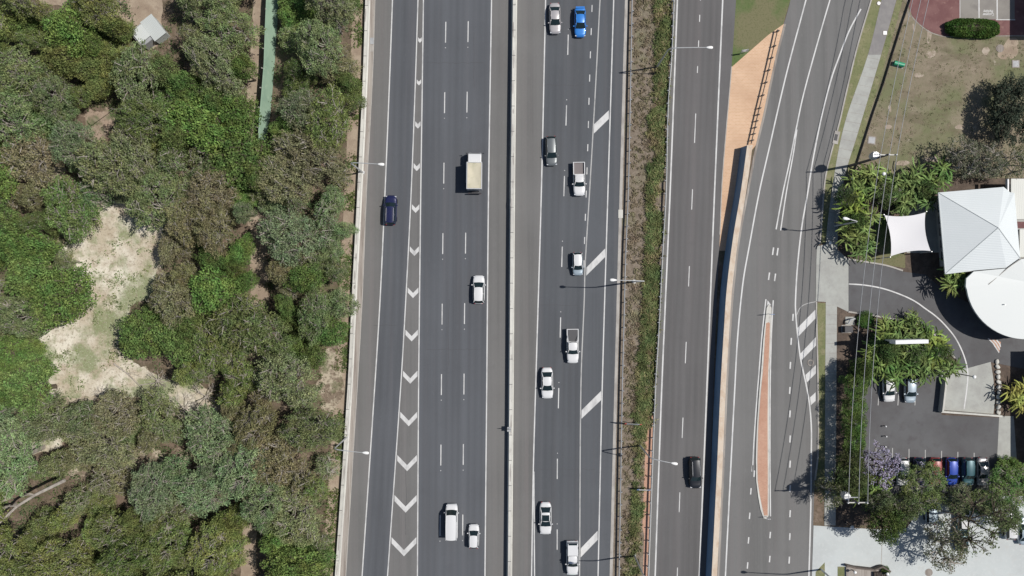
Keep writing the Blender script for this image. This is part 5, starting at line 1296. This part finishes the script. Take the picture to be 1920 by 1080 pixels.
def log(label, pts, r0, h0):
    o = empty('fallen_tree', (*P(*pts[0]), 0), 0, label, 'fallen tree')
    W_ = [Vector((P(*q_)[0]-o.location[0], P(*q_)[1]-o.location[1], h0)) for q_ in pts]
    mb_ = MB(); mb_.tube(W_, [r0*(1-.6*i/(len(W_)-1)) for i in range(len(W_))], 7); mb_.build('trunk', M['bleached'], o)
    mb_ = MB(); rnd = random.Random(len(pts))
    for i in range(1, len(W_)):
        for _ in range(2):
            d = (W_[i]-W_[i-1]).normalized(); d = (d+Vector((rnd.uniform(-1, 1), rnd.uniform(-1, 1), rnd.uniform(0, .3)))*.8).normalized()
            e_ = W_[i]+d*rnd.uniform(1.0, 2.4); mb_.tube([W_[i], W_[i].lerp(e_, .5)+Vector((0, .15, .05)), e_], [r0*.4, r0*.25, .02], 4, cap=False)
    mb_.build('branch', M['bleached'], o, recalc=False)
log('long fallen gum trunk with forked tip at the lower left', [(165, 882), (112, 908), (80, 928), (44, 962), (20, 972), (-10, 995)], .26, 6.5)
log('short grey fallen trunk left of the long fallen gum', [(62, 915), (30, 930), (-5, 945)], .24, 5.5)
log('thin fallen branch across the sandy strip at the left', [(115, 812), (60, 838), (40, 846)], .14, .25)
log('fallen branch lying on the lower sandy clearing', [(215, 682), (240, 700), (262, 722), (300, 716), (330, 712)], .12, .2)
log('dark dead stick lying on the upper sandy clearing', [(176, 407), (150, 411), (118, 413)], .10, .3)
log('pale bare limb at the left edge above the dirt patch', [(12, 150), (4, 138), (-8, 128)], .16, 6)

# undergrowth (too many plants to count)
def scatter(name, label, n_, fn, col, sz, per, hgt, mat_='leaf', seed=3, asp=.55):
    rnd = random.Random(seed); mb_ = MB(); c = 0; g_ = 0
    while c < n_ and g_ < n_*40:
        g_ += 1
        q_ = fn(rnd)
        if q_ is None: continue
        x_, y_ = P(*q_); s_ = rnd.uniform(*sz); c += 1
        for _ in range(int(per*s_*s_)+3):
            d = Vector((rnd.gauss(0, .5), rnd.gauss(0, .5), abs(rnd.gauss(0, .5))))
            leafquad(mb_, Vector((x_+d.x*s_, y_+d.y*s_, .05+d.z*s_*hgt)), rnd.uniform(.18, .38), rnd, asp)
    o = mb_.build(name, M[mat_], recalc=False); o.color = (*col, 1); tag(o, label, name.replace('_', ' '), kind='stuff')
def f_forest(rnd):
    x_, y_ = rnd.uniform(-80, 660), rnd.uniform(-80, 1160)
    if x_ > barL(y_)-24: return None
    if any(in_poly(x_, y_, h_) for h_ in holes[:-1]): return None if rnd.random() < .985 else (x_, y_)
    return (x_, y_)
scatter('undergrowth', 'low scrubby undergrowth beneath the trees of the bush', 2300, f_forest, (.125, .170, .075), (.5, 1.2), 38, .9)
def f_sand(rnd):
    x_, y_ = rnd.uniform(60, 400), rnd.uniform(380, 780)
    if not in_poly(x_, y_, sandy): return None
    nn_ = noise.noise(Vector((x_*.02, y_*.02, 3)))
    return (x_, y_) if nn_ > .05 and rnd.random() < nn_*2.2 else None
scatter('weeds', 'small green and straw weeds dotted over the sandy clearing', 190, f_sand, (.21, .26, .12), (.3, .8), 30, .25, seed=8)
def f_verge(rnd):
    y_ = rnd.uniform(-60, 1140); return (barL(y_)-(rnd.uniform(3, 12) if rnd.random() < .6 else rnd.uniform(10, 26)), y_) if noise.noise(Vector((0, y_*.013, 1))) > -.05 else None
scatter('verge_weeds', 'green weeds growing along the back of the left concrete barrier', 620, f_verge, (.15, .19, .07), (.2, .5), 60, .5, seed=9)

def blades(name, label, fn, n_, col, ln, seed, per=16):
    rnd = random.Random(seed); mb_ = MB(); c = 0; g_ = 0
    while c < n_ and g_ < n_*40:
        g_ += 1; q_ = fn(rnd)
        if q_ is None: continue
        c += 1; x_, y_ = P(*q_); L_ = rnd.uniform(*ln)
        for _ in range(per):
            a_ = rnd.uniform(0, 6.28); l = L_*rnd.uniform(.5, 1.2); d = Vector((math.cos(a_), math.sin(a_), 0)); s_ = Vector((-d.y, d.x, 0))*.055
            p0 = Vector((x_+rnd.gauss(0, .12), y_+rnd.gauss(0, .12), .02)); p1 = p0+d*l*.4+Vector((0, 0, l*.62)); p2 = p0+d*l*.95+Vector((0, 0, l*rnd.uniform(.15, .5)))
            b0 = len(mb_.v); mb_.v += [tuple(p0-s_), tuple(p0+s_), tuple(p1+s_*.9), tuple(p1-s_*.9), tuple(p2)]
            mb_.f += [[b0, b0+1, b0+2, b0+3], [b0+3, b0+2, b0+4]]; mb_.m += [0, 0]
    o = mb_.build(name, M['grassblade'], recalc=False); o.color = (*col, 1); tag(o, label, 'grass', kind='stuff')
def f_med(rnd):
    y_ = rnd.uniform(-60, 1120); t = rnd.random()
    r0 = g2(y_)-3 if y_ < 775 else g2(y_)-15
    wdt = (28 if y_ < 420 else 26) + 9*noise.noise(Vector((y_*.02, 0, 5)))
    if 1000 < y_: return None if rnd.random() < .85 else (r0-wdt*t, y_)
    if y_ > 780: wdt *= .62
    k = noise.noise(Vector((y_*.02, t*1.6, 2)))
    if k < (-.25 if 500 < y_ < 790 else .0) and rnd.random() < .9: return None
    if 815 < y_ < 915 and rnd.random() < .85: return None
    return (r0-wdt*t, y_)
blades('tall_grass', 'tall green grass and shrubs along the ramp side of the median', f_med, 1600, (.155, .19, .08), (.35, .95), 21)
def f_straw(rnd):
    y_ = rnd.uniform(-60, 1120); return (g1(y_)+6+rnd.random()*max(10, (g2(y_)-g1(y_)-20)), y_)
blades('dry_grass', 'dry straw grass scattered through the median mulch', f_straw, 1500, (.27, .235, .155), (.15, .5), 22, 9)
def f_ol(rnd):
    q_ = f_med(rnd); return q_ if q_ is None else (q_[0]-rnd.uniform(-3, 8), q_[1]+30)
blades('rank_grass', 'yellowing rank grass mixed through the green strip of the median', f_ol, 900, (.25, .235, .12), (.3, .9), 23, 12)

def f_lawn(rnd):
    x_, y_ = rnd.uniform(1600, 1925), rnd.uniform(-40, 330)
    if x_ < fpR(y_)+2 or (x_ > 1700 and y_ < 72): return None
    return (x_, y_) if noise.noise(Vector((x_*.025, y_*.025, 9)))+rnd.uniform(-.25, .25) > 0 else None
blades('lawn_tufts', 'short green tufts growing through the dry lawn', f_lawn, 700, (.20, .21, .115), (.07, .15), 31, 9)
blades('straw_tufts', 'short straw coloured tufts in the dry lawn', lambda rnd: (lambda q_: q_ if q_[0] > fpR(q_[1])+2 and not (q_[0] > 1700 and q_[1] < 72) else None)((rnd.uniform(1600, 1925), rnd.uniform(-40, 330))), 800, (.32, .27, .19), (.06, .13), 32, 8)
# palms
def make_palm(seed, fr_n=17, L_=2.5, stems=1, name='palm'):
    rnd = random.Random(seed); root = empty(name, (0, 0, 0)); cr_, tr = MB(), MB(); tall = 6
    heads = []
    for s_ in range(stems):
        a_ = rnd.uniform(0, 6.28); q_ = 0 if stems == 1 else rnd.uniform(.3, 2.0)
        hd = Vector((q_*math.cos(a_), q_*math.sin(a_), tall*rnd.uniform(.75, 1.0) if s_ else tall))
        tr.tube([(hd.x*.3, hd.y*.3, 0), (hd.x*.6, hd.y*.6, hd.z*.5), tuple(hd)], [.13, .1, .09], 6); heads.append(hd)
    for hd in heads:
        for k in range(fr_n):
            a_ = 6.28*k/fr_n+rnd.uniform(-.25, .25); el = rnd.uniform(.45, 1.35); l = L_*rnd.uniform(.75, 1.1)
            d = Vector((math.cos(a_), math.sin(a_), 0)); side = Vector((-d.y, d.x, 0)); tw = rnd.uniform(-2.2, 2.2)
            nseg = 14; b0 = len(cr_.v); hb = hd; hd = hd+Vector((rnd.uniform(-.55, .55), rnd.uniform(-.55, .55), rnd.uniform(-.5, .3)))*(1 if stems > 1 else .1)
            for i in range(nseg+1):
                t = i/nseg
                p = hd+d*(l*(t*math.cos(el*.6)))+side*tw*t*t*.5+Vector((0, 0, l*(math.sin(el)*t*.75-.8*t*t)))
                wl_ = .17*math.sin(math.pi*min(1, t*.84+.14))*(1.0 if i % 2 else .45)
                cr_.v += [tuple(p-side*wl_+d*.2+Vector((0, 0, -wl_*.5))), tuple(p), tuple(p+side*wl_+d*.2+Vector((0, 0, -wl_*.5)))]
            for i in range(nseg):
                q0 = b0+i*3
                cr_.f += [[q0, q0+1, q0+4, q0+3], [q0+1, q0+2, q0+5, q0+4]]; cr_.m += [0, 0]
            hd = hb
    tro = tr.build('trunk', M['darktrunk'], root, recalc=False); cro = cr_.build('fronds', M['frond'], root, recalc=False)
    return root, cro, tro, (L_*.92 if stems == 1 else L_*.92+1.3), tall
TP = [make_palm(500+i, stems=1) for i in range(2)]+[make_palm(510+i, fr_n=13, L_=1.9, stems=9, name='palm_clump') for i in range(3)]
PG = 'palms in the garden beds'
YG, PGc = (.155, .205, .068), (.118, .168, .060)
palms = [(1612, 345, 24, YG, 3.6, 3, 'bright yellow green palm clump at the corner of the lawn and footpath'), (1645, 338, 26, YG, 4, 2, 'yellow green palm clump below the leaning power pole'), (1683, 345, 26, PGc, 4.4, 3, 'green palm clump under the power lines, below the dry lawn'), (1722, 335, 27, PGc, 4.6, 4, 'broad green palm clump midway between lawn and hipped roof'), (1758, 330, 26, (.11, .17, .055), 4.8, 2, 'dark green palm clump by the corner of the hipped roof'),
         (1700, 378, 24, PGc, 4.4, 3, 'palm clump just above the shade sail'), (1740, 368, 20, PGc, 4.2, 2, 'smaller palm clump touching the hipped roof above the sail'), (1600, 385, 26, (.15, .21, .05), 5, 4, 'palm clump above the short armed lamp by the service road'), (1622, 415, 24, YG, 5, 2, 'yellow green palm clump right of the short armed lamp'), (1602, 440, 25, YG, 5, 3, 'yellow green palm clump below the short armed lamp'), (1620, 468, 22, PGc, 4.4, 4, 'lowest palm clump on the left of the shade sail'),
         (1690, 650, 27, PGc, 5, 2, 'palm clump directly under the tall white box sign'), (1655, 640, 25, (.12, .17, .05), 5, 3, 'palm clump left of the tall white box sign'), (1725, 625, 25, PGc, 5, 4, 'palm clump above the right end of the box sign'), (1752, 650, 27, (.15, .21, .055), 5, 2, 'palm clump right of the box sign by the driveway curve'), (1775, 690, 24, PGc, 4.6, 3, 'palm clump beside the top of the concrete ramp'), (1735, 690, 27, PGc, 5, 4, 'palm clump above the empty space right of the parked pair'), (1690, 695, 26, (.10, .16, .05), 5, 2, 'palm clump overhanging the two parked hatchbacks'), (1645, 690, 24, (.13, .19, .06), 4.6, 3, 'palm clump left of the parked white hatchback'), (1670, 612, 20, YG, 3, 2, 'low yellow green palm clump at the driveway kerb'), (1712, 605, 17, YG, 2.6, 3, 'smallest palm clump at the driveway bend'),
         (1787, 519, 24, YG, 4.6, 2, 'bright palm clump tucked under the lower left corner of the hipped roof'), (1808, 524, 16, PGc, 4, 1, 'small palm against the edge of the curved roof'), (1910, 742, 24, (.22, .24, .07), 3.2, 3, 'yellowish palm clump at the right edge beside the rock edging'), (1625, 925, 24, (.12, .16, .05), 6, 2, 'palm clump beside the white crossarm of the lower power pole'), (1650, 905, 22, (.12, .17, .05), 6, 3, 'palm clump below the purple flowering tree')]
for px, py, r_, c_, h_, ti, lab in palms:
    plant(TP[ti], px, py, r_*1.35, c_, h_*.76, lab, 'palm', PG, hc=.95)
hd_ = empty('hedge', (*P(1826, 52, 1), 0), math.radians(-2), 'dense rounded green hedge below the numbered grey parking bays'.replace('numbered ', ''), 'hedge')
rnd = random.Random(77); mb = MB()
for _ in range(9000):
    v_ = Vector((rnd.gauss(0, 1), rnd.gauss(0, 1), abs(rnd.gauss(0, 1)))).normalized()
    sx_ = abs(v_.x)**.7*(1 if v_.x > 0 else -1); sy_ = abs(v_.y)**.7*(1 if v_.y > 0 else -1)
    q_ = rnd.uniform(.86, 1.03)+.05*noise.noise(v_*3)
    leafquad(mb, Vector((sx_*4.15*q_, sy_*1.45*q_, .2+v_.z**.7*1.7*q_)), rnd.uniform(.16, .30), rnd)
o = mb.build('foliage', M['leaf'], hd_, recalc=False); o.color = (.085, .15, .038, 1)
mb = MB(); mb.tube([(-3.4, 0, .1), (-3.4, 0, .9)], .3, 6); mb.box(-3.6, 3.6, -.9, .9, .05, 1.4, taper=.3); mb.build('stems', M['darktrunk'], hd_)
# garden trees and shrubs on the east side
ET = [(Tbig[0], 1916, 208, 62, (.062, .078, .056), 5.5, 'large very dark tree at the right edge of the dry lawn', 'tree', None),
      (Tsp[0], 1812, 292, 44, (.14, .155, .105), 6, 'thin grey green tree between dry lawn and hipped roof, left one', 'tree', None), (Tsp[1], 1862, 300, 38, (.15, .165, .11), 6, 'thin grey green tree above the hipped roof, middle one', 'tree', None), (Tsp[2], 1905, 305, 36, (.11, .14, .07), 6, 'thin green tree above the ribbed wing roof, right one', 'tree', None),
      (T[1], 1592, 368, 22, (.10, .14, .06), 4.5, 'small bushy tree overhanging the footpath above the palms', 'tree', None),
      (Tden[0], 1607, 722, 26, (.13, .21, .062), 5, 'topmost bright tree of the row beside the footpath', 'tree', 'row of trees beside the footpath'), (Tden[1], 1600, 758, 26, (.14, .23, .068), 5, 'second bright tree of the row beside the footpath', 'tree', 'row of trees beside the footpath'),
      (Tden[2], 1604, 795, 25, (.13, .22, .062), 5, 'third bright tree of the row beside the footpath', 'tree', 'row of trees beside the footpath'), (Tden[0], 1605, 830, 26, (.14, .23, .065), 5, 'fourth bright tree of the row beside the footpath', 'tree', 'row of trees beside the footpath'),
      (Tden[1], 1620, 690, 24, (.08, .13, .04), 5, 'dark leafy tree left of the palms above the parked cars', 'tree', None),
      (Tden[2], 1598, 868, 26, (.12, .15, .06), 6, 'olive tree at the foot of the row beside the footpath', 'tree', None),
      (Tden[1], 1668, 655, 30, (.085, .135, .048), 4.6, 'dark leafy tree under the left half of the white box sign', 'tree', None), (T[1], 1722, 665, 30, (.10, .15, .055), 4.6, 'mid green leafy tree below the right half of the white box sign', 'tree', None), (T[4], 1765, 660, 24, (.10, .155, .055), 4.4, 'leafy tree at the inner side of the driveway curve', 'tree', None),
      (T[2], 1665, 362, 28, (.10, .145, .055), 4, 'leafy tree between the two rows of palms above the sail', 'tree', None), (Tden[0], 1735, 352, 26, (.09, .135, .05), 4, 'dark leafy tree between the palms and the hipped roof', 'tree', None), (Tden[2], 1605, 415, 24, (.095, .15, .05), 4.5, 'dark leafy tree under the short armed street lamp', 'tree', None),
      (Tjac[0], 1658, 872, 47, PAL['purple'], 6.5, 'purple flowering jacaranda overhanging the car park', 'tree', None),
      (Tden[0], 1600, 905, 38, (.10, .135, .055), 6.2, 'dark tree shading the service road at the lower power pole', 'tree', None),
      (Tlg[0], 1738, 918, 48, (.160, .220, .082), 5.4, 'large round green tree hiding parked cars in the bottom row', 'tree', None),
      (T[0], 1700, 960, 34, (.13, .17, .075), 7, 'green tree left of the sparse tree at the concrete lot', 'tree', None), (Tden[2], 1668, 985, 36, (.11, .16, .052), 8.5, 'bright low tree at the upper edge of the concrete lot', 'tree', None), (T[2], 1655, 945, 32, (.13, .165, .085), 7, 'bushy tree right of the white crossarm', 'tree', None),
      (Tlg[1], 1901, 912, 48, (.145, .235, .075), 4.6, 'large bright green tree at the right edge of the car park', 'tree', None), (T[3], 1802, 938, 30, (.16, .185, .105), 4.2, 'grey green tree between the two large green trees', 'tree', None), (T[0], 1846, 948, 30, (.14, .20, .075), 4.2, 'green tree left of the large bright tree', 'tree', None),
      (T[1], 1884, 968, 36, (.12, .165, .07), 6, 'green tree over the cars at the lower right edge', 'tree', None),
      (Tbigsp[0], 1838, 985, 78, (.13, .155, .075), 9.5, 'broad open tree with visible dark limbs over the concrete lot', 'tree', None), (Tsp[1], 1782, 1030, 52, (.14, .15, .09), 7.5, 'thin sparse tree at the bottom of the concrete lot', 'tree', None), (Tsp[0], 1566, 928, 32, (.14, .165, .08), 6.5, 'thin tree casting dappled shade on the service road edge', 'tree', None),
      (Tden[0], 1625, 600, 17, (.07, .15, .04), 1.2, 'low bright shrub beside the water pipes at the driveway', 'shrub', None), (Tden[1], 1888, 875, 20, (.13, .19, .05), 2, 'low yellow green shrub below the concrete path', 'shrub', None), (Tden[2], 1661, 1070, 9, (.08, .15, .04), 1.0, 'small green shrub in the planter at the bottom edge', 'shrub', None)]
for t, px, py, r_, c_, h_, lab, cat, g_ in ET:
    plant(t, px, py, r_*1.1, c_, h_, lab, cat, g_, name={'hedge': 'hedge_shrub', 'shrub': 'shrub'}.get(cat))
for t in T+Tlg+Tsp+Tden+Tbig+Tbigsp+Tjac+TP: hide_tpl(t)
for t in T+Tlg+Tsp+Tden+Tbig+Tbigsp+Tjac+TP:
    for o_ in (t[1], t[2], t[0]): bpy.data.objects.remove(o_)
